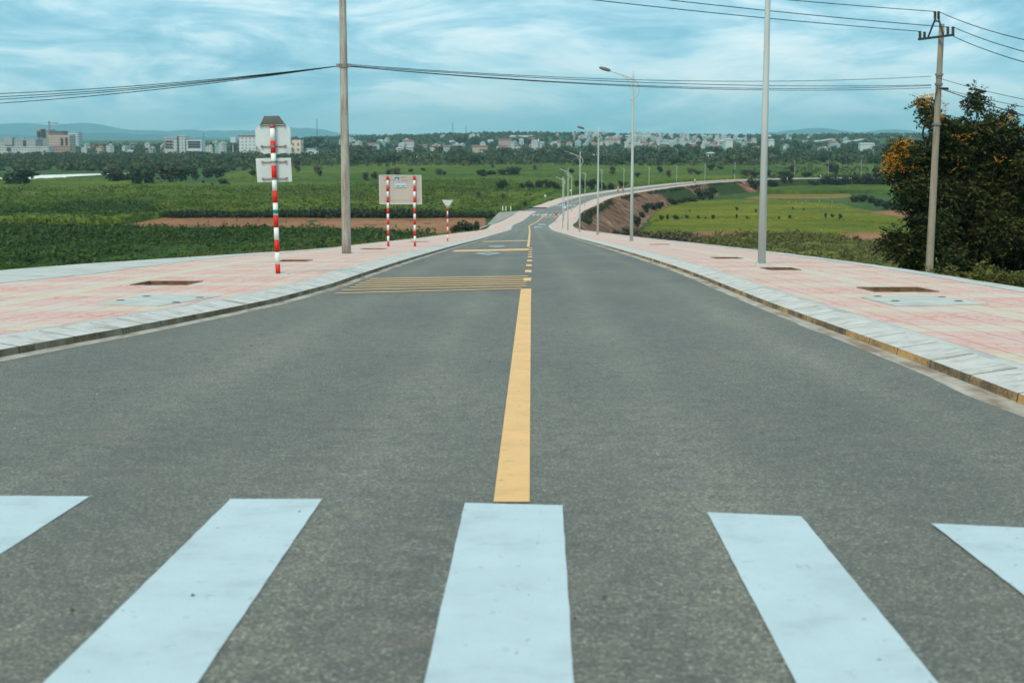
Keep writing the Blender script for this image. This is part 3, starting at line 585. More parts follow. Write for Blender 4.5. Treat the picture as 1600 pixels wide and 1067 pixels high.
# ------------------------------------------------------------------ foliage makers
def leafcloud(n, size, lobes, squash=.8, seed=0, mat=None, name='foliage', up=.3):
    """many small leaf-clump faces spread through a few overlapping ellipsoids; returns mesh. unit: height 1, width 1"""
    r = np.random.default_rng(seed); C = []; Rr = []
    for (x, y, z, rad) in lobes: C.append((x, y, z)); Rr.append(rad)
    C = np.array(C); Rr = np.array(Rr); pr = Rr**2/np.sum(Rr**2); k = r.choice(len(C), n, p=pr); d = r.normal(size=(n, 3)); d /= np.linalg.norm(d, axis=1)[:, None]
    rad = Rr[k]*(r.random(n)**.35)*(1+.25*(r.random(n)-.5)); p = C[k]+d*rad[:, None]*[1, 1, squash]; p[:, 2] = np.maximum(p[:, 2], .02)
    nrm = d+r.normal(size=(n, 3))*.5+[0, 0, up]; nrm /= np.linalg.norm(nrm, axis=1)[:, None]; a = np.cross(nrm, r.normal(size=(n, 3))); a /= np.linalg.norm(a, axis=1)[:, None]; bb = np.cross(nrm, a)
    s = size*(.6+.8*r.random(n))[:, None]; V = np.stack([p+a*s*.5, p+bb*s*.38, p-a*s*.5, p-bb*s*.38], 1).reshape(-1, 3); f = np.arange(4*n).reshape(n, 4)
    me = npmesh(name, V, f); me.materials.append(mat); return me
def randlobes(seed, n=6, tree=False, wide=.32):
    r = random.Random(seed); L_ = []
    for i in range(n):
        a = r.random()*6.28; q = r.random()*wide; z = (.45+r.random()*.35) if tree else (.25+r.random()*.4); L_.append((q*math.cos(a), q*math.sin(a), z, (.2+r.random()*.13)))
    if tree: L_.append((0, 0, .78, .2))
    else: L_.append((0, 0, .25, .3))
    return L_
# big flowering tree on the right, beyond the pavement edge
def twigs(centres, seed, n_per_m2, mat, name, leaf=.125, droop=.5, parent=None, dens=1.0):
    r = np.random.default_rng(seed); V = []; 
    for (c, rad) in centres:
        n = int(dens*70*(rad**2)*4)
        for _ in range(n):
            d = r.normal(size=3); d /= np.linalg.norm(d); p = np.array(c)+d*rad*(r.random()**.4)*[1, 1, .85]
            h = d*[1, 1, .3]+r.normal(size=3)*.5; h[2] -= droop*.6; h /= np.linalg.norm(h); side = np.cross(h, [0, 0, 1]+r.normal(size=3)*.4); side /= np.linalg.norm(side); ln = .30+.2*r.random()
            for k in range(5):
                q = p+h*ln*(k/4.)+np.array([0, 0, -.10*(k/4)**2])
                for sg in (-1, 1):
                    t = side*sg+h*.45; t[2] -= droop*.5; t /= np.linalg.norm(t); wv = np.cross(t, side+r.normal(size=3)*.6); wv /= np.linalg.norm(wv); l_ = leaf*(.75+.5*r.random())
                    V += [q, q+t*l_*.5+wv*l_*.22, q+t*l_, q+t*l_*.5-wv*l_*.22]
    V = np.array(V); me = npmesh(name, V, np.arange(len(V)).reshape(-1, 4)); me.materials.append(mat); return link(name, me, None, parent)
TY = 62.0
def tz(x, y): return float(gz(np.array([x]), np.array([y]))[0])
def bankz(x, y):
    """height of the embankment surface at a place right of the straight road"""
    i = np.argmin((cen[:, 0]-x)**2+(cen[:, 1]-y)**2); o = math.hypot(x-cen[i, 0], y-cen[i, 1]); e = 7.0 if x > cen[i, 0] else float(cL(S[i]))
    return max(cen[i, 2]+KZ-max(0, (o-e-.35))/1.5, ZR if x > cen[i, 0] else ZL)
tb = atY(1530, 420, TY); tree = empty('flowering_tree', (tb.x, TY, bankz(tb.x, TY)-.2)); tag(tree, 'large dark leafy tree with orange yellow blossom behind the bare concrete pole', 'tree')
TL = Vector(tree.location)
def tp(px, py, dy=0.0): return tuple(atY(px, py, TY+dy)-TL)
PX = TY/F
cl = []
rr_ = random.Random(3)
for (px, py, r) in [(1524,146,9),(1530,158,10),(1521,168,8),(1446,163,13),(1450,180,10),(1466,188,13),(1478,197,15),(1505,190,10),(1492,205,12),(1520,200,14),(1560,185,12),(1550,200,20),(1572,176,8),(1590,200,12),(1470,215,12),
                    (1410,236,18),(1425,228,12),(1408,258,16),(1428,262,18),(1402,276,12),(1440,245,14),(1425,290,18),(1418,310,15),
                    (1535,225,26),(1580,225,22),(1500,230,24),(1480,250,24),(1460,240,15),(1520,260,34),(1570,260,30),(1600,245,24),(1640,250,40),(1455,275,22),(1475,300,30),(1520,310,36),(1570,310,36),(1620,310,40),
                    (1445,320,20),(1438,345,16),(1465,350,28),(1510,360,36),(1560,360,36),(1610,370,40),(1660,340,50),(1400,372,17),(1385,382,10),(1415,385,18),(1440,392,20),(1432,372,14),(1425,410,14),(1445,425,16),(1480,400,30),(1520,410,32),(1570,415,36),(1620,420,40),(1480,440,30),(1540,450,34),(1600,455,30),(1465,425,16),(1412,398,10)]:
    dy = rr_.uniform(-1.6, 1.6) if r > 15 else rr_.uniform(-.6, .6)
    cl.append((tp(px, py, dy), r*PX)); 
    if r > 25: cl.append((tp(px+rr_.uniform(-14, 14), py+rr_.uniform(-14, 14), dy+2.2), r*PX*.9))
twigs(cl, 5, 0, MAT['leaf_tree'], 'crown', parent=tree, dens=1.55, leaf=.18)
fl = [(tp(px, py, -1.7), r*PX*1.15) for px, py, r in [(1393,258,9),(1400,245,7),(1388,252,5),(1404,232,7),(1417,222,5),(1417,247,6),(1398,265,5),(1445,152,8),(1447,165,7),(1452,158,4),(1470,185,5),(1500,213,4),(1511,215,4),(1580,188,5),(1572,196,4),(1562,252,4),(1574,250,4),(1398,240,8),(1410,262,6),(1392,268,5),(1455,150,5),(1497,262,4),(1408,222,5),(1427,228,4),(1475,170,4)]]
twigs(fl, 8, 0, MAT['flower'], 'blossom', leaf=.08, droop=-.3, parent=tree, dens=.75)
b = MB(); base = Vector((0, 0, -.5)); fork = Vector((0, .2, 1.6)); b.tube([base, Vector((.05, 0, .6)), fork], [.30, .24, .19], 10)
for (px, py, r0) in [(1446,170,.09),(1526,155,.08),(1410,250,.09),(1560,190,.09),(1400,375,.07),(1600,240,.1),(1480,300,.09),(1560,330,.09),(1640,330,.1),(1520,240,.1),(1440,390,.07)]:
    e = Vector(tp(px, py)); m1 = fork.lerp(e, .4)+Vector((rr_.uniform(-.3, .3), rr_.uniform(-.4, .4), .5)); b.tube([fork, m1, fork.lerp(e, .75)+Vector((0, 0, .2)), e], [r0, r0*.7, r0*.45, .015], 7)
b.build('trunk', MAT['bark'], tree, True)
def surf(x, y):
    i = np.argmin((cen[:, 0]-x)**2+(cen[:, 1]-y)**2); dx, dy = x-cen[i, 0], y-cen[i, 1]; r_ = dx*tan[i, 1]-dy*tan[i, 0] > 0; o = math.hypot(dx, dy); e = 7.0 if r_ else float(cL(S[i]))
    return max(cen[i, 2]+KZ-max(0, (o-e-.35))/1.5, tz(x, y))
def hit(px, py):
    d = ray(px, py); Y = 235.0
    while Y < 760:
        t = Y/d.y
        if d.z*t < surf(d.x*t, Y): break
        Y += 2.5
    return Vector((d.x*Y/d.y, Y, d.z*Y/d.y))
def bush_at(name, px, py, w, h, z, me, label, cat, group, grow=1.25, ry=None, onbank=False):
    p = hit(px, py) if onbank else onz(px, py, z+(1.1 if z == ZL else .3)); gzz = p.z; h = h*1.25; k = p.y/F; o = link(name, me); o.location = (p.x, p.y, gzz-.1); o.scale = (w*k*grow, w*k*grow*(ry or 1), h*k*grow); o.rotation_euler.z = random.random()*.6-.3; tag(o, label, cat, group); return o
bm_ = [leafcloud(420, .13, randlobes(i, 6, False), .8, 50+i, MAT['leaf_bush'], 'bush') for i in range(5)]; bmb = [leafcloud(260, .13, randlobes(20+i, 6, False), .8, 70+i, MAT['leaf_brown'], 'bush') for i in range(3)]
bl = [(35,289,46,20),(15,290,22,12),(180,285,38,18),(214,289,26,20),(232,288,26,20),(262,286,50,24),(285,283,30,16),(304,282,14,18),(325,279,22,14),(342,278,26,13),(350,290,17,9),(318,289,4,7),(332,294,4,7),(465,270,11,18),(496,272,14,10),(500,276,8,8),
      (396,275,12,8),(572,284,12,12),(586,282,10,11),(607,276,10,9),(620,275,16,10),(642,271,8,6),(661,268,7,5),(687,275,13,9),(694,275,8,6),(752,276,16,9),(768,275,22,7),(786,275,20,9),(802,275,26,12),(770,264,6,5),(784,300,18,15),(776,299,8,5),
      (748,310,6,8),(786,314,7,10),(817,297,12,9),(828,297,14,12),(842,297,16,13),(856,297,16,13),(868,297,14,11),(836,268,7,8),(893,271,12,6),(901,292,10,9),(912,297,12,13),(925,297,16,14),(940,297,14,11),(955,297,14,9),(972,294,12,9),(957,273,13,11),(996,277,9,6),(1031,270,9,9),(1045,277,10,9),
      (1080,273,14,8),(1090,274,10,6),(1111,266,14,8),(1125,265,10,5),(1148,273,5,7),(1165,276,18,9),(1178,278,14,9),(1195,278,20,8),(1225,276,22,7),(1238,270,10,10),(1262,276,20,6),(1299,272,14,14),(1306,275,9,14),(863,320,10,8),(820,321,7,5),(755,277,10,7)]
brown = {496, 572, 620, 687, 786, 957, 1080, 1165, 1045, 465, 836}
for i, (px, py, w_, h_) in enumerate(sorted(bl)):
    me = bmb[i % 3] if px in brown else bm_[i % 5]
    bush_at('bush', px, py, w_, h_, ZL, me, f'{"brownish" if px in brown else "dark green"} bush in the fields left of and beyond the road, {ordinal(i)} from the left', 'bush', 'bushes scattered over the green fields')
pl = [(1033,344,9,9),(1043,344,7,10),(1056,344,13,10),(1073,341,8,6),(1078,331,4,4),(1091,343,6,8),(1103,343,7,5),(1114,343,9,9),(1151,330,6,8),(1060,372,12,9),(1070,371,10,10),(1151,341,5,8),(1167,342,5,6),(1171,343,4,4),(1181,333,5,8),(1217,343,5,6),(1234,341,7,6),(1239,328,4,6),(1256,330,4,6),(1290,341,6,10),(1300,341,8,8),(1312,343,6,5),(1313,341,8,9)]
for i, (px, py, w_, h_) in enumerate(sorted(pl)):
    bush_at('paddy_shrub', px, py, w_, h_, ZR, bm_[i % 5], f'small dark shrub standing in the lime green paddies, {ordinal(i)} from the left', 'shrub', 'small shrubs in the paddies', .9)
hd = [(1335,316,16,9),(1348,316,20,10),(1362,318,18,10),(1372,323,18,11),(1385,328,20,12),(1398,331,18,11),(1290,292,20,14),(1305,293,22,15),(1322,293,22,16),(1340,292,22,17),(1358,292,22,18),(1375,292,24,26),(1392,292,28,38),(1410,293,30,34),(1432,293,28,32),(1225,287,12,12),(1235,287,10,14),(1178,296,22,14),(1192,296,18,12),(1207,294,18,12),(1270,292,16,9)]
for i, (px, py, w_, h_) in enumerate(sorted(hd)):
    bush_at('hedge_bush', px, py, w_, h_, ZR, bm_[i % 5], f'dark bush at the foot of the far road or paddy edge, {ordinal(i)} from the left', 'bush', 'dark bushes by the far road and paddies', 1.2, None, True)
# bushes at the foot of the dirt slope and at the pavement edges
ft = [(996,352,14,14,0),(990,345,12,12,0),(1003,338,10,9,0),(1010,330,14,13,0),(1020,326,12,10,0),(1031,323,16,9,0),(1052,319,20,10,0),(1066,316,14,8,0),(1080,314,18,8,0),(1095,312,22,16,0),(1110,309,22,16,0),(966,372,18,12,0),(978,370,20,16,1),(992,374,24,16,1),(1008,376,24,14,1),(1022,378,24,12,1),(1038,378,20,9,1)]
for i, (px, py, w_, h_, br) in enumerate(sorted(ft)):
    bush_at('slope_bush', px, py+3, w_, h_, ZR, (bmb if br else bm_)[i % 3], f'{"brownish" if br else "dark green"} bush at the foot of the bare dirt slope, {ordinal(i)} from the left', 'bush', 'bushes at the foot of the dirt slope', 1.25, None, True)
bmv = [leafcloud(380, .16, randlobes(60+i, 6, False), .8, 150+i, MAT['leaf_verge'], 'verge_bush') for i in range(3)]
ed = [(728,348,30,18,88),(712,352,18,12,84),(745,346,14,9,110),(650,370,22,9,66),(672,367,24,10,72),(632,373,16,7,60),(615,376,18,8,56),(590,380,20,8,52),(565,384,20,8,50)]
for i, (px, py, w_, h_, Y) in enumerate(sorted(ed)):
    Y = 7.9/((800-px)/F+.013) if px > 640 else 8.6/((800-px)/F+.013); p = atY(px, py, Y); k = Y/F; z0 = bankz(p.x, Y); me = bm_[i % 5] if px > 700 else bmv[i % 3]; o = link('verge_bush', me); top = atY(px, py-h_*.5, Y).z; o.location = (p.x, Y, z0-.2); o.scale = (w_*k*1.2, w_*k*1.2, max(.5, (top-z0)*1.15)); tag(o, f'leafy bush growing up behind the left pavement edge, {ordinal(i)} from the left', 'bush', 'bushes behind the left pavement edge')
# shrub beneath the tree
for i, (px, py, w_, h_) in enumerate([(1542,430,34,16),(1592,438,30,14),(1475,432,24,12)]):
    p = atY(px, py, 44); k = 44/F; z0 = bankz(p.x, 44); sm = twigs([((0, 0, 0), w_*k*.7), ((w_*k*.5, .2, -.1), w_*k*.5), ((-w_*k*.5, .1, -.1), w_*k*.5)], 90+i, 0, MAT['leaf_verge'], 'verge_shrub', parent=None, dens=1.3); sm.location = (p.x, 44, p.z+.02); tag(sm, ['lighter green shrub below the dark tree at the pavement edge', 'lighter green shrub at the right picture edge under the tree', 'small shrub right behind the bare concrete pole'][i], 'shrub')

def wood(name, n, ygen, pxgen, hgen, seed, label, leafs=26, ls=2.2, mk='leaf_far'):
    r = np.random.default_rng(seed); px = pxgen(r, n); Y = ygen(r, n); X = (px-CX)/F*Y; Z = gz(X, Y); h = hgen(r, n); w_ = h*(.7+.8*r.random(n)); m_ = leafs; d = r.normal(size=(n, m_, 3)); d /= np.linalg.norm(d, axis=2)[..., None]
    rad = r.random((n, m_, 1))**.33; p = np.stack([X, Y, Z+h*.45], -1)[:, None]+d*rad*np.stack([w_*.6, w_*.6, h*.55], -1)[:, None]; p = p.reshape(-1, 3); k = len(p)
    nr = d.reshape(-1, 3)+r.normal(size=(k, 3))*.5; nr /= np.linalg.norm(nr, axis=1)[:, None]; a = np.cross(nr, r.normal(size=(k, 3))); a /= np.linalg.norm(a, axis=1)[:, None]; bb = np.cross(nr, a); s = ls*(.6+.8*r.random(k))[:, None]
    V = np.stack([p+a*s*.6, p+bb*s*.45, p-a*s*.6, p-bb*s*.45], 1).reshape(-1, 3); me = npmesh(name, V, np.arange(4*k).reshape(k, 4)); me.materials.append(MAT[mk]); o = link(name, me); tag(o, label, 'woodland', None, 'stuff')
# grass tufts and crop blades on the nearer fields
def tufts(name, pix, z, n, hh, mat, label, base_h=.6, seed=3, wid=.25):
    # leafy clumps: each a spray of small upward leaning leaf faces
    poly = poly_world(pix, z); r = np.random.default_rng(seed); P_ = []; lo = poly.min(0); hi = poly.max(0); n = n//5
    while len(P_) < n:
        q = lo+(hi-lo)*r.random((n, 2)); P_ += list(q[inside(poly, q[:, 0], q[:, 1])])
    P_ = np.array(P_[:n]); zz = gz(P_[:, 0], P_[:, 1])+base_h*.5; sc = (.5+1.0*r.random(n)**2)*(.6+.9*fbm(P_[:, 0]*.07, P_[:, 1]*.07, 3, seed)); V = []
    for k in range(16):
        c = np.stack([P_[:, 0], P_[:, 1], zz], -1)+r.normal(size=(n, 3))*np.array([.55, .55, .28])*sc[:, None]+np.stack([0*zz, 0*zz, .35*sc], -1)
        a = r.normal(size=(n, 3)); a[:, 2] = np.abs(a[:, 2])*.8; a /= np.linalg.norm(a, axis=1)[:, None]; b_ = np.cross(a, r.normal(size=(n, 3))); b_ /= np.linalg.norm(b_, axis=1)[:, None]; L_ = (hh*.55*(.6+.8*r.random(n))*sc)[:, None]
        V.append(np.stack([c-a*L_*.4, c+b_*L_*.22, c+a*L_*.6, c-b_*L_*.22], 1))
    V = np.concatenate(V).reshape(-1, 3); me = npmesh(name, V, np.arange(len(V)).reshape(-1, 4)); me.materials.append(mat); o = link(name, me); tag(o, label, 'grass', None, 'stuff')
MAT['blade_dark'] = leafmat('dark_blade', [(.014, .040, .006), (.034, .078, .009), (.08, .12, .016), (.04, .08, .01)]); MAT['blade_mid'] = leafmat('mid_blade', [(.035, .08, .009), (.08, .13, .014), (.15, .18, .022), (.09, .12, .014)])
tufts('crop_leaves', [(-120,432),(-120,363),(0,361),(190,362),(300,366),(540,367),(620,371),(700,378),(700,430)], ZL, 34000, 1.0, MAT['blade_dark'], 'leaf tips of the dark green crop below the left pavement', 1.9, 3, .3)
tufts('crop_leaves', [(-120,333),(-120,300),(400,300),(760,285),(860,300),(790,335),(745,339),(262,339),(200,320)], ZL, 36000, 1.1, MAT['blade_mid'], 'leaf tips of the bright green crop', 2.7, 5, .45)
tufts('crop_leaves', [(-120,354),(-120,337),(60,329),(180,322),(215,326),(240,334),(262,339),(190,353)], ZL, 15000, 1.0, MAT['blade_dark'], 'leaf tips of the crop left of the brown field', 2.2, 6, .3)
tufts('shaded_crop_stalks', [(258,341.2),(262,338.6),(770,338.6),(770,341.2)], ZL, 9000, 1.2, MAT['leaf_bush'], 'dark stalks painted in for the shaded front side of the tall crop', .9, 8)  # dark clumps paint the shade on the crop's lower front side
tufts('verge_grass', [(975,440),(985,378),(1040,371),(1110,373),(1165,369),(1290,372),(1360,383),(1470,395),(1700,410),(1700,470)], ZR, 22000, 1.2, MAT['leaf_verge'], 'tall grass between the paddies and the right embankment', .6, 7, .3)
wood('verge_scrub', 380, lambda r, n: 225+85*r.random(n), lambda r, n: 1090+360*r.random(n), lambda r, n: .5+1.3*r.random(n), 31, 'low leafy weeds among the grass below the right pavement', 26, .5, 'leaf_verge')
wood('verge_scrub', 330, lambda r, n: 238+70*r.random(n), lambda r, n: 955+130*r.random(n), lambda r, n: 1.2+2.6*r.random(n), 32, 'brownish scrub at the foot of the dirt slope', 40, .6, 'leaf_brown')
# low plants spilling over the pavement edges
def edgegrass(name, s0, s1, off, side, n, label, seed):
    r = np.random.default_rng(seed); s = s0+(s1-s0)*r.random(n); keep = fbm(s*.4, s*0, 3, seed) > .42; s = s[keep]; n = len(s); o = off(s)+.05+r.random(n)**1.5*1.4; c = rp(s, side*o, KZ-.05); c[:, 2] -= (o-off(s))/1.5; V = []
    for k in range(3):
        a = r.random(n)*6.28; h = .10+.20*r.random(n); dv = np.stack([np.cos(a), np.sin(a), 0*a], -1)*.03; t = np.stack([(r.random(n)-.5)*.2, (r.random(n)-.5)*.2, h], -1); V.append(np.stack([c-dv, c+dv, c+t], 1))
    V = np.concatenate(V).reshape(-1, 3); me = npmesh(name, V, np.arange(len(V)).reshape(-1, 3)); me.materials.append(MAT['leaf_verge']); o = link(name, me); tag(o, label, 'grass', None, 'stuff')
edgegrass('edge_grass', 36, 250, cL, -1, 9000, 'low grass along the outer edge of the left pavement', 4); edgegrass('edge_grass', 240, 640, lambda s: 7.0+0*s, 1, 9000, 'low weeds along the top of the dirt slope', 6)
def slopescrub():
    r = np.random.default_rng(12); n = 420; s_ = 255+380*r.random(n)**1.2; keep = fbm(s_*.07, s_*0, 3, 77) > .44; s_ = s_[keep]; n = len(s_); c = rp(s_, 7.35+r.random(n)*1.3, -.45); V = []
    for k in range(26):
        p = c+r.normal(size=(n, 3))*[.5, .5, .28]; a = r.normal(size=(n, 3)); a /= np.linalg.norm(a, axis=1)[:, None]; b_ = np.cross(a, r.normal(size=(n, 3))); b_ /= np.linalg.norm(b_, axis=1)[:, None]; V.append(np.stack([p+a*.22, p+b_*.16, p-a*.22, p-b_*.16], 1))
    V = np.concatenate(V).reshape(-1, 3); me = npmesh('slope_weeds', V, np.arange(len(V)).reshape(-1, 4)); me.materials.append(MAT['leaf_bush']); tag(link('slope_weeds', me), 'dark weeds clinging to the top of the dirt slope', 'weeds', None, 'stuff')
slopescrub()

# ------------------------------------------------------------------ far trees
tm = [leafcloud(330, .16, randlobes(100+i, 7, True), .9, 200+i, MAT['leaf_far'], 'far_tree') for i in range(7)]
for me in tm:
    me.materials.append(MAT['bark'])
fr = random.Random(21)
def ftree(px, Y, hm, wm, group, label, zoff=0):
    x = (px-CX)/F*Y; z = tz(x, Y); o = link('far_tree', fr.choice(tm)); o.location = (x, Y, z-hm*.12+zoff); o.scale = (wm, wm, hm); o.rotation_euler.z = fr.random()*6; tag(o, label, 'tree', group); return o
TL1 = 'tree in the dark belt between the green fields and the town'; nb = 0
belt = [(fr.uniform(-20, 1480), fr.choice([1050, 1150, 1250, 1330, 1400])) for _ in range(210)]
for px, Y in belt:
    if px < 380: Y = fr.uniform(1000, 1480)
    h = fr.uniform(3, 6.5) if px < 500 else fr.uniform(5, 11) if Y < 1300 else fr.uniform(8, 15)
    if 560 < px < 1000 and Y > 1350: Y += 120
    ftree(px, Y, h, h*fr.uniform(1.0, 1.7), 'trees in the belt before the town', TL1)
for _ in range(80):
    px = fr.uniform(420, 1480); Y = fr.uniform(1550, 2600); h = fr.uniform(9, 17); ftree(px, Y, h*.7, h*fr.uniform(.8, 1.2), 'trees among the far town houses', 'tree standing among the houses of the far town')
# a few that stand out
for px, py_top, Y, wpx, lab in [(497,214,1900,34,'round topped dark tree below the left radio mast'),(480,219,1850,26,'dark tree left of the left radio mast'),(515,222,1850,30,'dark tree right of the left radio mast'),(720,212,2000,22,'dark tree beside the middle radio mast'),(745,213,2100,26,'dark tree on the skyline right of the middle radio mast'),(815,215,2200,60,'wide dark trees on the skyline above the church'),
                                 (1090,212,2300,12,'round dark tree on the skyline right of centre'),(1240,219,1900,26,'dark tree left of the stadium stand'),(1256,223,1800,22,'dark tree under the stadium stand'),(1392,217,1700,30,'dark tree on skyline left of the flowering tree'),(1160,228,1500,20,'dark tree right of the tall white block'),(958,214,2400,40,'low dark trees on the skyline behind the lamp')]:
    x = (px-CX)/F*Y; top = atY(px, py_top, Y).z; z = tz(x, Y); o = link('far_tree', fr.choice(tm)); hm = max(6, (top-z)*1.08); o.location = (x, Y, z-.5); o.scale = (wpx*Y/F*1.2, wpx*Y/F*1.2, hm); tag(o, lab, 'tree')
# woods: one mass of clumps
wood('far_wood', 1700, lambda r, n: 1150+r.random(n)**1.3*900, lambda r, n: 380+1150*r.random(n), lambda r, n: 3.5+5*r.random(n), 3, 'dark wood between the fields and the far town')
wood('far_wood', 950, lambda r, n: np.where(r.random(n) < .5, 1330+150*r.random(n), 880+400*r.random(n)), lambda r, n: -40+440*r.random(n), lambda r, n: 1.2+3.0*r.random(n)**1.5, 4, 'dark scrub and trees beyond the river on the left')
wood('far_wood', 700, lambda r, n: 2950+500*r.random(n), lambda r, n: 380+1150*r.random(n), lambda r, n: 5+4*r.random(n), 15, 'trees along the top of the far town hill', 24, 4.5)
wood('far_wood', 800, lambda r, n: 2000+1000*r.random(n), lambda r, n: 380+1150*r.random(n), lambda r, n: 4+5*r.random(n), 5, 'trees over the far town hill', 20, 4)
wood('far_wood', 420, lambda r, n: 1480+120*r.random(n), lambda r, n: -40+500*r.random(n), lambda r, n: 2+4*r.random(n), 26, 'low trees in front of the far white buildings on the left', 22, 2)
wood('far_wood', 500, lambda r, n: 1850+500*r.random(n), lambda r, n: -40+500*r.random(n), lambda r, n: 5+7*r.random(n), 6, 'trees around the far white buildings on the left', 22, 3)
wood('belt_scrub', 900, lambda r, n: 1000+330*r.random(n), lambda r, n: 380+1120*r.random(n), lambda r, n: 1.5+4*r.random(n)**2, 17, 'lighter green scrub in front of the far wood', 22, 1.6, 'leaf_belt')
wood('field_scrub', 420, lambda r, n: 640+330*r.random(n), lambda r, n: 1170+330*r.random(n), lambda r, n: .8+1.6*r.random(n), 8, 'low hedges between the fields beyond the far road', 16, 1.0)

# ------------------------------------------------------------------ far buildings
def facade(name, c, win=(.20, .25, .27), sx=3.2, sz=3.2, frac=.5, soft=.02):
    m = M(name, .8, .2); o = m.objp(); x, y, z = m.sepx(o); hx = m.m('FRACT', m.m('DIVIDE', m.m('ADD', x, m.m('MULTIPLY', y, 1.0)), sx)); hz = m.m('FRACT', m.m('DIVIDE', z, sz))
    a = m.ramp(hx, [(0, 0), (.5-frac/2, 0), (.5-frac/2+soft, 1), (.5+frac/2, 1), (.5+frac/2+soft, 0)]); b_ = m.ramp(hz, [(0, 0), (.32, 0), (.34, 1), (.78, 1), (.80, 0)])
    nz = m.geo.outputs['Normal']; up = m.ramp(m.m('ABSOLUTE', m.sepx(nz)[2]), [(.4, 1), (.5, 0)]); n = m.noise(o, .25, 4); cc = m.ramp(n, [(.3, tuple(q*.82 for q in c)), (.7, c)])
    m.col(m.mix(m.m('MULTIPLY', m.m('MULTIPLY', a, b_), up), cc, win)); return m.mat
FW = facade('white_facade', (.50, .56, .58)); FC = facade('cyan_facade', (.30, .50, .55)); FP = facade('pink_facade', (.44, .37, .34)); FB = facade('beige_facade', (.48, .43, .36)); FG = facade('grey_facade', (.36, .42, .43))
RR = weathered('red_roof', (.28, .12, .09), .25, .3); RG = weathered('grey_roof', (.34, .40, .42), .25, .3); RW = weathered('white_roof', (.44, .52, .54), .2, .3); RD = weathered('dark_roof', (.10, .11, .12), .2, .3)
def house(w_, d, h, wall, roof, kind):
    b = MB(); b.box((0, 0, h/2-2), (w_, d, h+4), 0)
    if kind == 'gable':
        o_ = .5; b.add([(-w_/2-o_, -d/2-o_, h), (w_/2+o_, -d/2-o_, h), (w_/2+o_, d/2+o_, h), (-w_/2-o_, d/2+o_, h), (-w_/2-o_, 0, h+d*.32), (w_/2+o_, 0, h+d*.32)], [(0, 1, 5, 4), (2, 3, 4, 5), (0, 4, 3), (1, 2, 5), (3, 2, 1, 0)], 1)
    elif kind == 'flat': b.box((0, 0, h+.35), (w_+.6, d+.6, .7), 1); b.box((w_*.2, 0, h+1.7), (w_*.35, d*.5, 2.2), 0); b.box((-w_*.25, 0, h+1.3), (1.4, 1.4, 1.4), 1)
    else: b.add([(-w_/2-.5, -d/2-.5, h), (w_/2+.5, -d/2-.5, h), (w_/2+.5, d/2+.5, h), (-w_/2-.5, d/2+.5, h), (-w_/5, 0, h+d*.3), (w_/5, 0, h+d*.3)], [(0, 1, 5, 4), (2, 3, 4, 5), (0, 4, 3), (1, 2, 5), (3, 2, 1, 0)], 1)
    me = b.mesh('town_house'); me.materials.append(wall); me.materials.append(roof); return me
kinds = [(house(9, 9, 8, FW, RW, 'flat'), 'white flat roofed'), (house(6, 12, 11, FW, RG, 'flat'), 'tall narrow white'), (house(14, 9, 5, FW, RR, 'gable'), 'white red roofed'), (house(12, 9, 6, FC, RG, 'gable'), 'pale blue grey roofed'), (house(8, 8, 9, FP, RR, 'hip'), 'pink red roofed'),
         (house(8, 10, 10, FC, RW, 'flat'), 'pale blue flat roofed'), (house(11, 9, 7, FB, RR, 'hip'), 'beige red roofed'), (house(16, 10, 5, FW, RG, 'gable'), 'long white grey roofed'), (house(7, 9, 13, FW, RW, 'flat'), 'tall white flat roofed')]
wts = [5, 5, 3, 3, 2, 4, 2, 3, 4]
def place_house(px, Y, sc=1.0):
    k = fr.choices(range(len(kinds)), wts)[0]; x = (px-CX)/F*Y; o = link('town_house', kinds[k][0]); o.location = (x, Y, tz(x, Y)+fr.uniform(0, 2.5)); o.rotation_euler.z = fr.choice([0, .3, -.3, .8, 1.57, -.6, 1.2]); s = fr.uniform(.8, 1.25)*sc; o.scale = (s, s, s)
    tag(o, f'tiny {kinds[k][1]} house in the far town below the skyline', 'house', 'houses of the far town')
for _ in range(175): place_house(fr.gauss(1010, 90), fr.uniform(1950, 2950), .66)
for _ in range(55): place_house(fr.uniform(1080, 1330), fr.uniform(1750, 2600), .64)
for _ in range(40): place_house(fr.uniform(520, 880), fr.uniform(1750, 2600), .75)
for _ in range(30): place_house(fr.uniform(130, 400), fr.uniform(1650, 2100), .7)
def bldg(name, label, Y, blocks, cat='building', group=None):
    """blocks: (part name, px0, px1, py_top, py_bottom, depth m, forward m, material, roof material)"""
    cx = sum((b_[1]+b_[2])/2 for b_ in blocks)/len(blocks); x = (cx-CX)/F*Y; z0 = tz(x, Y); root = empty(name, (x, Y, z0)); tag(root, label, cat, group)
    for (pn, a, c, t, bt, dp, fw, mt, rf) in blocks:
        yy_ = Y-fw; xa, xc = (a-CX)/F*yy_, (c-CX)/F*yy_; zt = atY(0, t, yy_).z; zb_ = atY(0, bt, yy_).z if bt else z0-3; b = MB(); b.box(((xa+xc)/2-x, yy_+dp/2-Y, (zt+zb_)/2-z0), (xc-xa, dp, zt-zb_))
        b.build(pn, mt, root)
        if rf: b = MB(); b.box(((xa+xc)/2-x, yy_+dp/2-Y, zt-z0+.5), (xc-xa+1.2, dp+1.2, 1.0)); b.build('roof', rf, root)
    return root
dk = weathered('dark_glazing', (.05, .055, .06), .2, .3); grey = weathered('raw_concrete', (.30, .34, .35), .2, .1); red_d = weathered('red_fascia', (.32, .08, .07), .1, .2); whp = weathered('white_wall', (.52, .60, .63), .1, .1)
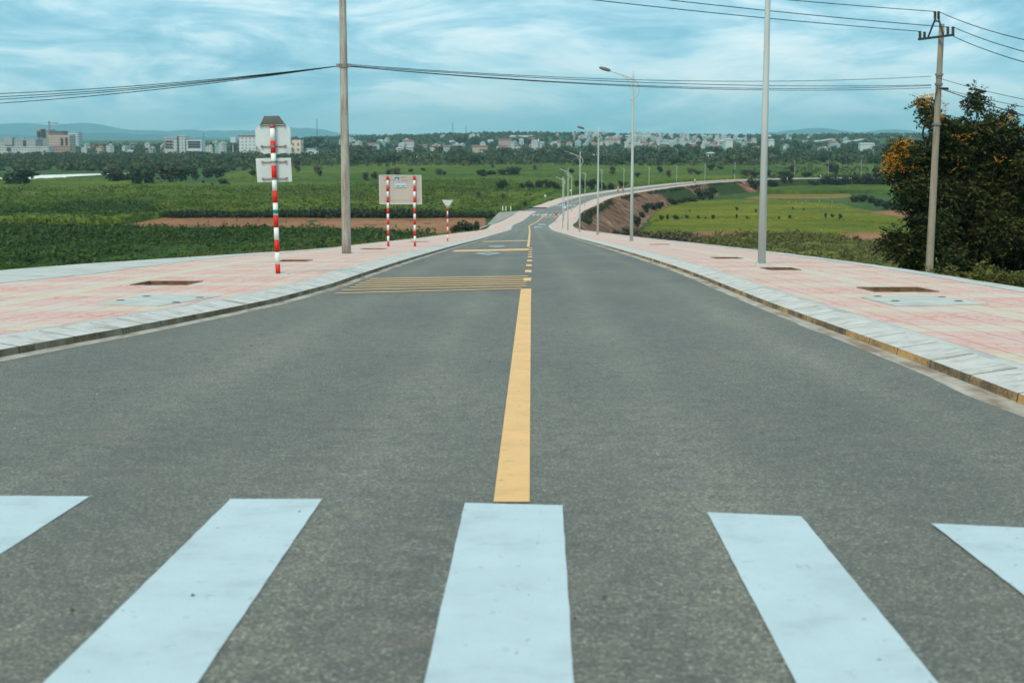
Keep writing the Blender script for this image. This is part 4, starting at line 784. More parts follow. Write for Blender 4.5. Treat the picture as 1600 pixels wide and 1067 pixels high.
bldg('hospital_complex', 'low grey building complex with dark tower and long white base at far left', 1750, [('wing', -20, 28, 219, 0, 30, 0, FG, RG), ('tower', 14, 26, 214.5, 227, 14, 3, grey, None), ('wing', 26, 62, 219, 0, 28, 0, FG, RG), ('roof_block', 36, 44, 215.5, 219, 8, -4, grey, None), ('shaft', 42.5, 46, 220, 231, 3, 2, dk, None), ('white_base', -20, 82, 230.5, 0, 18, 26, FW, RW), ('gateway', 17, 22, 231, 236, 3, 28, dk, None)])
bldg('grey_tower_block', 'tall plain grey block left of the unfinished building with crane', 1800, [('wall', 64, 84, 204, 0, 24, 0, grey, RG), ('dark_bay', 65, 69, 206, 214, 3, 2, dk, None), ('dark_bay', 71, 77, 202, 214, 4, 2, dk, None)])
un = bldg('unfinished_building', 'pink and beige unfinished building under the tower crane', 1780, [('wall', 82, 115, 211, 0, 24, 0, facade('unfinished_facade', (.50, .44, .40), (.06, .06, .06), 2.2, 3.0, .45), None), ('top_frame', 84, 106, 205, 211, 18, 0, facade('frame_facade', (.20, .16, .14), (.03, .03, .03), 2.5, 4), None), ('dark_bay', 101, 104, 216, 230, 2, 1.4, dk, None), ('dark_bay', 108.5, 111, 215, 227, 2, 1.4, dk, None), ('pink_base', 81, 116, 228, 0, 4, 4.5, facade('pink_base', (.40, .29, .27), (.08, .05, .05)), None)])
bldg('pale_tower', 'pale hazy tower block right of the unfinished building', 2100, [('wall', 113, 121, 209, 0, 20, 0, whp, None), ('wall', 121, 129, 207, 0, 20, 2, facade('pale_glass', (.50, .60, .64), (.16, .22, .26), 3, 3, .8), None)])
bldg('modern_office', 'white office block with dark window bands and a split facade', 1600, [('wall', 261, 281.5, 216, 0, 22, 0, FW, RW), ('wall', 284, 294, 213.5, 0, 22, 0, FW, RW), ('dark_slot', 281.5, 284, 213, 0, 20, -.5, dk, None)]+[('window_band', 264, 274.5, t, t+2.6, 1, .6, dk, None) for t in (220, 224.7, 229.2)]+[('brown_wall', 261.5, 264, 220, 231, 1, .5, facade('brown', (.25, .15, .12)), None)])
bldg('framed_office', 'white framed office block with stacked dark window bands', 1600, [('wall', 295.5, 319, 219, 237, 20, 0, whp, None), ('base', 297, 317, 237, 0, 16, 0, dk, None)]+[('window_band', 298, 317, t, t+2.7, 1, .6, dk, None) for t in (220.7, 224.6, 228.4)]+[('window_row', 299, 316, 234, 236.3, 1, .6, facade('window_row', (.6, .65, .66), (.05, .06, .06), 3, 3, .5), None)])
bldg('white_tank_block', 'small white block on a thin support in the trees', 1650, [('wall', 364, 372, 214.5, 223, 8, 0, whp, None), ('support', 367, 368, 223, 0, 1.2, -3, whp, None)], 'building')
bldg('red_topped_block', 'white tall block with dark red roof left of the octagonal sign', 1550, [('wall', 377, 403, 213.5, 0, 22, 0, facade('striped_white', (.62, .70, .72), (.25, .33, .36), 4, 3.4, .45), red_d), ('penthouse', 382, 403, 212, 213.5, 14, -3, red_d, None)])
bldg('cream_building', 'cream building with small square windows and battlement top beside the octagonal sign', 1450, [('wall', 403, 440, 233, 0, 18, 0, FB, None), ('white_wing', 414, 458, 230, 241, 10, 6, whp, None), ('wall', 448, 459.5, 226, 0, 18, 1, facade('cream_small', (.66, .60, .50), (.10, .10, .10), 4.5, 5.2, .32), None), ('wall', 459, 473, 218.5, 0, 18, 0, facade('cream_small_two', (.66, .60, .50), (.10, .10, .10), 5, 5.2, .32), None)]+[('merlon', 459.5+i*3.2, 461.3+i*3.2, 216.6, 218.5, 6, -2, dk, None) for i in range(5)])
bldg('villa', 'small cream villa with flat white roof right of the cream building', 1400, [('wall', 479, 487, 237, 0, 10, 2, FB, None), ('wall', 483, 498, 236.5, 0, 12, 0, whp, None), ('upper_floor', 482, 495, 233.8, 236.5, 9, -2, whp, RG)])
for i, (a, c, t, bt, Y, wm, rm, lab) in enumerate([(575,594,224,232,1800,FW,RR,'long white house with red roof'),(596,603,220,229,2000,facade('turquoise', (.18, .55, .55)),RG,'turquoise tower block between trees'),(631,648,219.5,226,1950,FW,red_d,'white hall with dark red roof on the skyline'),(620,632,231,239,1650,FW,RG,'white gabled house in the tree belt'),(636,646,229,236,1750,FW,RG,'white house with grey roof'),
     (673,690,228.5,237,1700,FW,RR,'long white building with red roof'),(690,708,227.5,236,1720,FC,RR,'long pale blue building with red roof'),(660,668,226,231,1800,FP,RR,'pink house with red roof'),(738,762,227.5,236,1700,FB,RR,'wide beige building with red roof'),(779,800,217.5,226,2000,FP,RR,'large red roofed building on the skyline'),(780,792,227,234,1750,FP,RR,'brick pink building below the large red roof'),
     (811,818,217.5,224,2100,FW,RW,'small white block on the skyline'),(803,812,230,237,1650,FW,RG,'white gabled house low in the trees'),(830,836,216,224,2000,FP,RR,'narrow pink tower house'),(945,968,216.5,224,2200,FB,RR,'wide beige building with pink roof in the dense town'),(1031,1041,224,236,1600,facade('brick_brown', (.30, .20, .18)),RG,'brown block in front of the dense town'),(1131,1142,217.3,234,1750,whp,RW,'tall plain white block'),(1124,1132,220,228,1760,FC,RW,'pale block left of the tall white block'),
     (1198,1206,218,226,1900,whp,RW,'white block right of the nearest lamp pole'),(1104,1114,238.5,241,1300,whp,RW,'white shed on stilts at the field edge'),(1340,1362,224,228,1800,whp,RW,'long white low roofed hall on the right'),(1343,1356,239,243,1400,FP,RG,'small house at the right field edge'),(1384,1394,230,237,1700,FC,RG,'pale house left of the flowering tree'),(925,938,241.5,245,1300,whp,RW,'long white shed at the field edge'),(1292,1303,221,225,1900,FP,RR,'pink house left of the white hall')]):
    bldg('town_building', lab, Y, [('wall', a, c, t+1.2, 0, 12, 0, wm, None)]); rt = COL.objects[-1] if False else None
    b = MB(); xa, xc = (a-CX)/F*Y, (c-CX)/F*Y; zt = atY(0, t+1.2, Y).z; hh_ = 1.6*Y/F*1.0; root = [o for o in bpy.data.objects if o.get('label') == lab][0]; rx = root.location.x; rz_ = root.location.z
    b.add([(xa-rx-.8, -.8, zt-rz_), (xc-rx+.8, -.8, zt-rz_), (xc-rx+.8, 12.8, zt-rz_), (xa-rx-.8, 12.8, zt-rz_), (xa-rx+1, 6, zt-rz_+hh_), (xc-rx-1, 6, zt-rz_+hh_)], [(0, 1, 5, 4), (2, 3, 4, 5), (0, 4, 3), (1, 2, 5), (3, 2, 1, 0)]); b.build('roof', rm, root)
# church
Yc = 1800; ch = bldg('church', 'white church with pointed spire in the town', Yc, [('nave', 837, 845, 224.5, 0, 14, 0, whp, None), ('tower', 840, 842, 220.5, 0, 4, 2, whp, None)]); b = MB(); k = Yc/F; c = atY(841, 220.5, Yc)-ch.location
b.add([(c.x-1.2, -.5, c.z), (c.x+1.2, -.5, c.z), (c.x+1.2, 2, c.z), (c.x-1.2, 2, c.z), (c.x, .8, c.z+3.5)], [(0, 1, 4), (1, 2, 4), (2, 3, 4), (3, 0, 4)]); b.build('spire', whp, ch)
c = atY(841, 224.5, Yc)-ch.location; b = MB(); b.add([(c.x-4, -.3, c.z), (c.x+4, -.3, c.z), (c.x+4, 13, c.z), (c.x-4, 13, c.z), (c.x, -.3, c.z+4), (c.x, 13, c.z+4)], [(0, 1, 4), (3, 5, 2), (1, 2, 5, 4), (0, 4, 5, 3)]); b.build('roof', RG, ch)
# stadium stands
for a, c_, t0, t1, Y, lab in [(1274,1304,221,217,2200,'sloping white stadium stand roof on the right skyline'),(1336,1350,220,217.5,2300,'low white stadium roof on the right skyline'),(1350,1362,216.5,221,2300,'sloping reddish stadium roof on the right skyline')]:
    p0, p1 = atY(a, t0, Y), atY(c_, t1, Y); z0 = tz(p0.x, Y); root = empty('stadium_stand', (p0.x, Y, z0)); tag(root, lab, 'stadium stand'); b = MB(); q = [(0, 0, p0.z-z0), (p1.x-p0.x, 0, p1.z-z0), (p1.x-p0.x, 25, p1.z-z0), (0, 25, p0.z-z0)]
    b.add(q+[(x, y, z-1.2) for x, y, z in q], [(0, 1, 2, 3), (7, 6, 5, 4), (0, 4, 5, 1), (1, 5, 6, 2), (2, 6, 7, 3), (3, 7, 4, 0)]); b.build('roof', RR if 'reddish' in lab else RW, root); b = MB(); b.box(((p1.x-p0.x)/2, 14, (min(p0.z, p1.z)-z0)/2-1.5), ((p1.x-p0.x)*.9, 18, min(p0.z, p1.z)-z0+.5)); b.build('seating', grey, root)
# masts
def mast(px, yt, Y, lab, kind='radio_mast', head=False, r0=1.3):
    x = (px-CX)/F*Y; z0 = tz(x, Y); h = atY(px, yt, Y).z-z0; root = empty(kind, (x, Y, z0)); tag(root, lab, 'mast'); b = MB()
    n = 14
    for cx_, cy_ in ((-1, -1), (1, -1), (0, 1)): b.tube([(cx_*r0*.5, cy_*r0*.5, 0), (cx_*r0*.25, cy_*r0*.25, h)], .12, 4)
    for i in range(n):
        z_ = h*i/n; z2 = h*(i+1)/n; k1 = r0*(.5-.25*i/n); b.tube([(-k1, -k1, z_), (k1, -k1, z2)], .07, 3); b.tube([(k1, -k1, z_), (-k1, -k1, z2)], .07, 3)
    b.build('lattice', MAT['dark_steel'], root)
    if head: b = MB(); b.box((0, 0, h), (5.5, .8, 2.2)); b.build('floodlight_panel', MAT['bracket'], root)
    else:
        for z_ in (.55, .8): b = MB(); b.tube([(0, -.9, h*z_), (0, -.9, h*z_+2)], .5, 6); b.build('antenna', MAT['bracket'], root)
mast(498.5, 186, 2000, 'left radio mast above the dark trees right of the octagonal sign'); mast(708.5, 192, 2300, 'taller middle radio mast on the skyline'); mast(729, 197, 2600, 'fainter radio mast right of the middle mast'); mast(792, 208, 2600, 'short thin mast left of centre'); mast(323, 208, 2200, 'thin mast right of the framed office block')
for px, yt, lab in [(1281,208,'first stadium floodlight mast from the left'),(1293,208,'second stadium floodlight mast from the left'),(1341,208,'third stadium floodlight mast from the left'),(1351.5,208,'fourth stadium floodlight mast from the left'),(1361,210,'fifth stadium floodlight mast from the left')]: mast(px, yt, 2400, lab, 'floodlight_mast', True, .9)
# tower crane
cr = empty('tower_crane', ((84.5-CX)/F*1790, 1790, tz((84.5-CX)/F*1790, 1790))); tag(cr, 'red tower crane over the unfinished building', 'crane'); k = 1790/F; hz = atY(84, 191.5, 1790).z-cr.location.z; zt = atY(84, 205, 1790).z-cr.location.z
crm = weathered('crane_red', (.30, .14, .11), .2, .4); b = MB()
for sx, sy in ((-1, -1), (1, -1), (1, 1), (-1, 1)): b.tube([(sx*.8, sy*.8, 0), (sx*.8, sy*.8, hz)], .16, 4)
for i in range(18):
    z_ = hz*i/18; b.tube([(-.8, -.8, z_), (.8, -.8, z_+hz/18)], .1, 3); b.tube([(.8, .8, z_), (-.8, .8, z_+hz/18)], .1, 3)
b.build('mast', crm, cr); b = MB(); b.tube([(0, 0, hz-1), (14*k, 0, hz-1.2*k)], .35, 4); b.tube([(0, 0, hz+.6), (14*k, 0, hz-1.2*k)], .15, 4)
for i in range(9): b.tube([(14*k*i/9, 0, hz-1+.1*i), (14*k*(i+.5)/9, 0, hz-.2), (14*k*(i+1)/9, 0, hz-1)], .1, 3)
b.build('jib', crm, cr); b = MB(); b.tube([(0, 0, hz-1), (-22*k, 0, hz-.2)], .18, 4); b.build('counter_jib', crm, cr); b = MB(); b.box((11.5*k, 0, hz-2.0*k+.8), (4*k, 1.6, 1.2)); b.build('counterweight', crm, cr); b = MB(); b.box((0, 0, hz), (1.8, 1.8, 2.0)); b.build('cab', crm, cr)
# far street lamps on the plain road
b = MB(); b.tube([(0, 0, 0), (0, 0, 8.6)], [.12, .08], 6); b.tube([(0, 0, 8.6), (-1.2, 0, 9)], .07, 5); b.box((-1.5, 0, 9.02), (.8, .3, .15)); fl0 = b.mesh('far_street_lamp'); fl0.materials.append(MAT['white'])
for i, px in enumerate([430, 529, 556, 584, 612, 640, 669, 697, 726, 754, 782, 810, 947, 974, 1001, 1028, 1057, 1137, 1165, 1219, 1246, 1316, 1340, 1361]):
    Y = 1400 if px < 900 else 1330; x = (px-CX)/F*Y; o = link('far_street_lamp', fl0); o.location = (x, Y, tz(x, Y)); tag(o, 'tiny pale street lamp along the far road before the town', 'street lamp', 'far street lamps before the town')

# ------------------------------------------------------------------ mountains
def ridge(prof, Y, depth, seed, mat):
    px = np.array([p[0] for p in prof], float); py = np.array([p[1] for p in prof], float); u = np.linspace(px[0], px[-1], 260); h = np.interp(u, px, py); h = h+(fbm(u*.07, u*0, 5, seed)-.5)*6.5; top = (HY-h)/F*Y*1.0; X = (u-CX)/F*Y; V = []; n = 16
    zb = -60
    for k in range(n+1):
        t = k/n; pr = math.sin(math.pi*t)**.8; rg = (fbm(X*.0006, X*0+k*.5, 4, seed+3)-.5)*.35*math.sin(math.pi*t*2)
        V.append(np.stack([X, Y+depth*(t-.5)+0*X, zb+(top-zb)*np.clip(pr+rg*.6*(1-pr), 0, 1)], -1))
    m_ = len(u); f = [];
    for k in range(n): a = np.arange(m_-1)+k*m_; f.append(np.stack([a, a+1, a+m_+1, a+m_], -1))
    o = link('mountains', npmesh('mountains', np.concatenate(V), np.concatenate(f), None, True), mat); o['kind'] = 'structure'
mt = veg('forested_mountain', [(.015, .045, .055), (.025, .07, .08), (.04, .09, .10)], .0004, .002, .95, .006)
ridge([(-200,200),(0,196),(50,194),(85,202),(100,196),(150,194),(175,201),(200,206),(225,203),(250,206),(275,207),(310,203),(330,206),(360,205),(400,206),(450,200),(475,201),(500,203),(530,209),(600,214),(660,217)], 17000, 5000, 3, mt)
ridge([(-200,214),(0,210),(60,213),(110,214),(170,208),(230,211),(300,216),(380,217),(450,218)], 12000, 3500, 5, mt)
ridge([(1000,218),(1030,214),(1050,208.5),(1070,209),(1090,211),(1110,214),(1140,216),(1170,215),(1200,209),(1230,206),(1265,201),(1290,205),(1330,209),(1360,207),(1385,203),(1400,206),(1430,210),(1480,206),(1560,205),(1600,200),(1700,205)], 15000, 4500, 8, mt)
ridge([(1340,216),(1390,211),(1420,208),(1450,209),(1500,214),(1560,208),(1700,206)], 11500, 3000, 9, mt)

# ------------------------------------------------------------------ street lamps on the right pavement
def make_lamp():
    root = empty('street_lamp', (0, 0, 0)); b = MB(); b.tube([(0, 0, .02), (0, 0, 3), (0, 0, 6.5), (0, 0, 7.6), (0, 0, 8.0)], [.082, .066, .048, .04, .022], 14); b.build('pole', MAT['galv'], root, True)
    b = MB(); b.box((0, 0, .015), (.24, .24, .03)); 
    for sx in (-1, 1):
        for sy in (-1, 1): b.tube([(sx*.09, sy*.09, .02), (sx*.09, sy*.09, .07)], .014, 6)
    b.build('base_plate', MAT['galv'], root)
    b = MB(); b.tube([(-1.15, 0, 7.90), (-.8, 0, 7.79), (-.5, 0, 7.68), (-.2, 0, 7.58), (0, 0, 7.50), (.15, 0, 7.40), (.24, 0, 7.25), (.27, 0, 7.05), (.24, 0, 6.85), (.14, 0, 6.69), (0, 0, 6.60), (-.13, 0, 6.54)], .026, 8); b.build('arm', MAT['galv'], root, True)
    b = MB(); b.tube([(-.5, 0, 7.66), (-.25, 0, 7.38), (-.03, 0, 6.95)], .011, 6); b.tube([(-.35, 0, 7.62), (-.03, 0, 7.25)], .011, 6); b.build('brace', MAT['galv'], root)
    b = MB(); t = Vector((-.97, 0, .24)).normalized(); b.tube([(-1.05, 0, 7.875), (-1.12, 0, 7.90), (-1.30, 0, 7.955), (-1.50, 0, 8.01), (-1.58, 0, 8.02)], [.03, .07, .085, .07, .03], 10); b.build('lamp_head', MAT['lamp_head'], root, True)
    return root
lamp0 = make_lamp(); lamp0['category'] = 'street lamp'; lamp0['group'] = 'street lamps along the right pavement'
for i, (x, Y, d) in enumerate(lamps):
    o = lamp0 if i == 0 else copytree(lamp0); j = int(np.argmin((cen[:, 0]-x)**2+(cen[:, 1]-Y)**2)); o.location = (x, Y, cen[j, 2]+KZ-.01); h_ = math.atan2(tan[j, 0], tan[j, 1]); o.rotation_euler.z = -h_*.8
    o['label'] = 'nearest street lamp, a tall grey pole on the right pavement' if i == 0 else f'{ordinal(i)} nearest grey street lamp with curved arm along the right side of the road'

# ------------------------------------------------------------------ concrete utility poles
def band_pole(root, z0, z1, r0, r1, lean, mat):
    b = MB(); n = 12; b.tube([(lean*i/n, 0, z0+(z1-z0)*i/n) for i in range(n+1)], [r0+(r1-r0)*i/n for i in range(n+1)], 20); return b.build('shaft', mat, root, True)
lp = Vector(onroad(541.5, 396.5, KZ)); YL = lp.y; topz = atY(537, -72, YL).z
lpole = empty('utility_pole', lp); tag(lpole, 'rust stained concrete utility pole on the left pavement', 'utility pole'); band_pole(lpole, -.05, topz-lp.z, .125, .085, 0, MAT['conc_rust'])
att = atY(537, 103, YL)-lp; b = MB(); b.tube([(0, 0, att.z-.05), (0, 0, att.z+.05)], .125, 14); b.box((-.14, -.02, att.z), (.10, .05, .10)); b.box((.14, -.02, att.z), (.10, .05, .10)); b.build('cable_clamp', MAT['bracket'], lpole)
b = MB(); z_ = topz-lp.z-.25; b.box((0, 0, z_), (1.1, .06, .07)); b.build('crossarm', MAT['dark_steel'], lpole)
for x_ in (-.5, 0, .5): b = MB(); b.tube([(x_, 0, z_+.03), (x_, 0, z_+.30)], [.04, .02], 8); b.build('insulator', MAT['insul'], lpole)
YR = 55.0; q = atY(1450, 421, YR); zb_ = bankz(q.x, YR); rpole = empty('utility_pole', (q.x, YR, zb_)); tag(rpole, 'bare concrete utility pole with insulator crossarm in front of the dark tree', 'utility pole'); RL = Vector(rpole.location)
tt = atY(1463, 38, YR); band_pole(rpole, -.5, tt.z-zb_, .165, .10, 0, MAT['conc_pole']); rpole.rotation_euler.y = .012
# the arm runs a little towards the camera on its right
def rel(px, py, dy=0.0):
    return atY(px, py, YR+dy)
def addw(name, pts, r, mat, parent=None, n=6):
    b = MB(); o = Vector(parent.location) if parent else Vector(); mi = parent.matrix_basis.inverted() if parent else Matrix(); b.tube([mi @ Vector(p) if parent else Vector(p) for p in pts], r, n); return b.build(name, mat, parent)
aL, aR = rel(1435.6, 62, 1.2), rel(1490, 55, -1.2); addw('crossarm', [aL, aR], .055, MAT['dark_steel'], rpole, 4)
addw('brace', [rel(1450, 59, .5), rel(1461, 31)], .035, MAT['dark_steel'], rpole, 4); addw('brace', [rel(1474, 54.5, -.5), rel(1466.5, 30)], .035, MAT['dark_steel'], rpole, 4); addw('brace', [rel(1461, 34), rel(1468, 34)], .03, MAT['dark_steel'], rpole, 4); addw('brace', [rel(1461, 30), rel(1469, 37)], .02, MAT['dark_steel'], rpole, 4)
def insul(px, py0, py1, dy=0.0):
    a, c = rel(px, py1, dy), rel(px, py0, dy); mi = rpole.matrix_basis.inverted(); b = MB(); pts = []; rad = []
    for i in range(9): pts.append(mi @ a.lerp(c, i/8)); rad.append(.065 if i % 2 else .04)
    b.tube(pts, rad, 8); b.build('insulator', MAT['insul'], rpole)
for a_ in ((1461, 18, 30, 0), (1466.5, 18, 30, 0), (1437.5, 49, 61, 1.1), (1444.5, 50, 60.5, .8), (1481, 42, 56, -.8), (1489, 42, 55.5, -1.15)): insul(*a_)
for py in (117, 132, 194): 
    c = rel(1460 if py < 150 else 1456, py); mi = rpole.matrix_basis.inverted(); c = mi @ c; b = MB(); b.tube([(0, 0, c.z-.04), (0, 0, c.z+.04)], .165 if py > 150 else .15, 14); b.build('steel_band', MAT['bracket'], rpole)
b = MB(); mi = rpole.matrix_basis.inverted(); pc = mi @ rel(1446, 208, -.15)
for k in range(4):
    ring = [pc+Vector((.13*math.cos(t)+.02*k, -.05+.02*k, .30*math.sin(t))) for t in np.linspace(0, 6.283, 24)]; b.tube(ring, .017, 5)
b.build('cable_coil', MAT['cable'], rpole); addw('down_cable', [rel(1465, 135, -.2), rel(1460, 160, -.2), rel(1455, 185, -.22), rel(1450, 200, -.22)], .018, MAT['cable'], rpole)
# ------------------------------------------------------------------ cables (each hangs between its two ends)
def cable(p0, p1, sag, r, label, n=30, group='overhead cables'):
    p0, p1 = Vector(p0), Vector(p1); pts = []
    for i in range(n+1):
        t = i/n; q = p0.lerp(p1, t); q.z -= sag*4*t*(1-t); pts.append(q)
    b = MB(); b.tube(pts, r, 5); o = b.build('cable', MAT['cable']); tag(o, label, 'cable', group)
YH = YL
hv = [((1461.5, 18.5), 0, (537, -75), 'topmost power line running from the insulator crossarm to upper left'), ((1481, 43), -.8, (541, -62), 'middle power line running from the insulator crossarm to upper left'), ((1437.5, 49.5), 1.1, (533, -48), 'lowest power line running from the insulator crossarm to upper left')]
for (a, dy, c, lab) in hv: cable(rel(*a, dy), atY(*c, YL), .12, .014, lab)
cable(rel(1466.5, 18.5), atY(1800, 92, 30), .25, .014, 'topmost power line leaving the crossarm to the right'); cable(rel(1489, 42.5, -1.15), atY(1800, 118, 30), .2, .014, 'middle power line leaving the crossarm to the right'); cable(rel(1489, 57, -1.15), atY(1800, 138, 30), .2, .014, 'lowest power line leaving the crossarm to the right')
cable(atY(543, 101, YL), rel(1455, 119.5), .30, .009, 'thin upper cable spanning the road between the two concrete poles')
for i, (a, c, sg, r) in enumerate([(103, 133, .22, .010), (104, 134, .30, .010), (104, 137.5, .30, .010)]): cable(atY(543, a, YL), rel(1455, c), sg, r, ['upper strand', 'middle strand', 'lower strand'][i]+' of the cable bundle spanning the road between the poles')
for i, (y0_, sg) in enumerate([(146, .16), (151, .22), (155, .22), (161, .28)]):
    p1 = atY(-250, 103+(y0_-11-103)*783/533, 48); cable(atY(533, 103, YL), p1, .24, .011, ordinal(i).replace('first', 'topmost')+' strand of the bundle sagging left from the rust stained pole')
b = MB(); 
cable(rel(1462, 121), atY(1800, 186, 34), .15, .010, 'thin upper cable leaving the bare pole to the right over the tree'); cable(rel(1465, 137), atY(1800, 200, 36), .1, .010, 'middle thin cable leaving the bare pole to the right'); cable(rel(1467, 138), atY(1800, 232, 36), .1, .017, 'thick dark cable leaving the bare pole to the right')
b = MB(); c = rel(1468.5, 138.5); b.tube([c, c+Vector((.25, -.2, -.02))], .045, 8); o = b.build('cable_tensioner', MAT['cable']); tag(o, 'dark cable clamp on the thick cable right of the bare pole', 'cable clamp')

# ------------------------------------------------------------------ striped sign posts
def post(root, h, r, first, step, n=14):
    z = 0; i = 0
    while z < h-1e-3:
        z1 = min(h, z+(first if i == 0 else step)); b = MB(); b.tube([(0, 0, z), (0, 0, z1)], r, n, cap=True); b.build('red_band' if i % 2 == 0 else 'white_band', MAT['red'] if i % 2 == 0 else MAT['white'], root, True); z = z1; i += 1
sp0 = Vector(onroad(434.5, 428.5, KZ)); k = sp0.y/F; sgn = empty('stop_sign', sp0); sgn.rotation_euler.y = -.018; tag(sgn, 'red and white striped post with octagonal and square sign plates seen from behind', 'road sign')
H1 = 2.52; post(sgn, H1, .042, .17, .2095)
def plate(name, poly, yoff, th, mat, root, bend=None):
    b = MB(); n = len(poly); vs = []
    for s_ in (0, th):
        for (x, z) in poly:
            y = yoff+s_
            if bend and z > bend[0]: y -= (z-bend[0])*math.tan(bend[1])
            vs.append((x, y, z))
    b.add(vs, [tuple(range(n)), tuple(range(2*n-1, n-1, -1))]+[(i, n+i, n+(i+1) % n, (i+1) % n) for i in range(n)]); return b.build(name, mat, root)
R8 = .305; c8 = H1-.03-.24; zz = lambda py: (428.5-py)*k
oc = [(-.125, zz(184)), (-.215, zz(196.7)), (-.30, zz(202)), (-.30, zz(226)), (-.18, zz(241)), (.18, zz(241)), (.30, zz(226)), (.30, zz(202)), (.215, zz(196.7)), (.125, zz(184))]
low = [(-.215, zz(196.7)), (-.30, zz(203)), (-.305, zz(227)), (-.185, zz(241)), (.17, zz(241)), (.29, zz(227)), (.295, zz(203)), (.215, zz(196.7))]
pl_ = plate('octagon_plate', low, .07, .004, MAT['sign_back'], sgn); topm = weathered('sign_back_shaded', (.25, .28, .27), .25, 5)  # darker copy of the plate colour paints the shade of the down-facing fold
pt = plate('folded_top', [(-.215, zz(196.7)), (.215, zz(196.7)), (.125, zz(183.5)), (-.125, zz(183.5))], .07, .004, topm, sgn, (zz(196.7), math.radians(35)))
pt['label'] = 'top edge of the plate folded towards the viewer, its shade painted darker'
plate('square_plate', [(-.315, zz(248)), (-.30, zz(285)), (.29, zz(285)), (.285, zz(248))][::-1], .07, .004, MAT['sign_back'], sgn)
for py in (197.5, 230, 254, 280): b = MB(); b.tube([(-.20, .052, zz(py)), (.20, .052, zz(py))], .013, 8); b.box((-.20, .05, zz(py)), (.03, .04, .04)); b.box((.20, .05, zz(py)), (.03, .04, .04)); b.tube([(0, 0, zz(py)-.018), (0, 0, zz(py)+.018)], .046, 12); b.build('bracket', MAT['bracket'], sgn)
b = MB(); b.tube([(0, 0, zz(331)-.03), (0, 0, zz(331)+.035)], .0425, 14); b.build('sticker', MAT['teal'], sgn)
def footing(root, r, rough=.25):
    b = MB(); n = 14; rd = random.Random(int(r*1000)); pts = [(r*(1+rough*rd.random())*math.cos(6.2832*i/n), r*(1+rough*rd.random())*math.sin(6.2832*i/n)) for i in range(n)]; b.prism(pts, -.05, .012); o = b.build('footing', MAT['slab'], root); o.rotation_euler = (.05, 0, 0)
footing(sgn, .17); footing(lpole, .24)
# board with two posts
a = Vector(onroad(606.7, 385.3, KZ)); c = Vector(onroad(645.3, 386, KZ)); c.y = a.y; c.z = a.z; k = a.y/F; mid = (a+c)/2; bd = empty('information_board', mid); bd.rotation_euler.z = 0; tag(bd, 'pale rectangular board on two red and white striped posts seen from behind', 'notice board'); zz = lambda py: (385.6-py)*k
for v in (a, c):
    pr = v-mid; i = 0; z = 0; first, step, h = .175, .197, zz(276.5)
    while z < h-1e-3:
        z1 = min(h, z+(first if i == 0 else step)); b = MB(); b.tube([(pr.x, pr.y, z), (pr.x, pr.y, z1)], .043, 12); b.build('red_band' if i % 2 == 0 else 'white_band', MAT['red'] if i % 2 == 0 else MAT['white'], bd, True); z = z1; i += 1
xx = lambda px: (px-(606.7+645.3)/2)*k
plate('board_panel', [(xx(592), zz(275)), (xx(592.5), zz(319.5)), (xx(657.8), zz(319.5)), (xx(657), zz(275))][::-1], .07, .01, MAT['board'], bd)
for (p0, p1) in (((592, 275), (657, 275.3)), ((592.5, 319.5), (657.8, 319.5)), ((592, 275), (592.5, 319.5)), ((657, 275), (657.8, 319.5))): b = MB(); b.tube([(xx(p0[0]), .068, zz(p0[1])), (xx(p1[0]), .068, zz(p1[1]))], .016, 4); b.build('rim', MAT['board_rim'], bd)
for py in (281, 313): b = MB(); b.box((0, .062, zz(py)), (1.2, .012, .035)); b.build('rail', MAT['board'], bd)
st = empty('sticker', (mid.x, mid.y, mid.z)); st.name = 'advert_sticker'; bpy.data.objects.remove(st)
def spl(name, x0, x1, y0, y1, mt_, off): b = MB(); b.box(((xx(x0)+xx(x1))/2, off, (zz(y0)+zz(y1))/2), (xx(x1)-xx(x0), .004, zz(y0)-zz(y1))); return b.build(name, mt_, bd)
spl('advert_patch', 616, 634.5, 277.6, 294, MAT['palepatch'], .050); spl('advert_green', 616.2, 623.5, 278, 282.3, MAT['teal'], .046); spl('advert_ochre', 624.5, 634.2, 278, 279.8, MAT['ochreprint'], .046)
def text(s_, size, x, z, mat, name, sx=1.0):
    cu = bpy.data.curves.new(name, 'FONT'); cu.body = s_; cu.size = size; cu.align_x = 'CENTER'; cu.extrude = .001; t = bpy.data.objects.new('tmp', cu); COL.objects.link(t); dg = bpy.context.evaluated_depsgraph_get(); me = bpy.data.meshes.new_from_object(t.evaluated_get(dg)); bpy.data.objects.remove(t)
    me.name = name; me.materials.clear(); me.materials.append(mat); o = link(name, me, None, bd); o.rotation_euler = (math.pi/2, 0, 0); o.scale = (sx, 1, 1); o.location = (x, .043, z); return o
text('CAGJONG', .115, xx(625.2), zz(286.6), MAT['redprint'], 'red_lettering', .80); text('Quảng cáo', .06, xx(629.5), zz(282.4), MAT['ink'], 'small_lettering', .7)
text('0944.11.0497', .06, xx(625.2), zz(292.6), MAT['ink'], 'number_lettering', .95)
b = MB(); b.add([(xx(617), .043, zz(282)), (xx(621), .043, zz(282)), (xx(620), .043, zz(280)), (xx(618.6), .043, zz(279.6))], [(0, 1, 2, 3)]); b.build('logo_wave', MAT['palepatch'], bd)
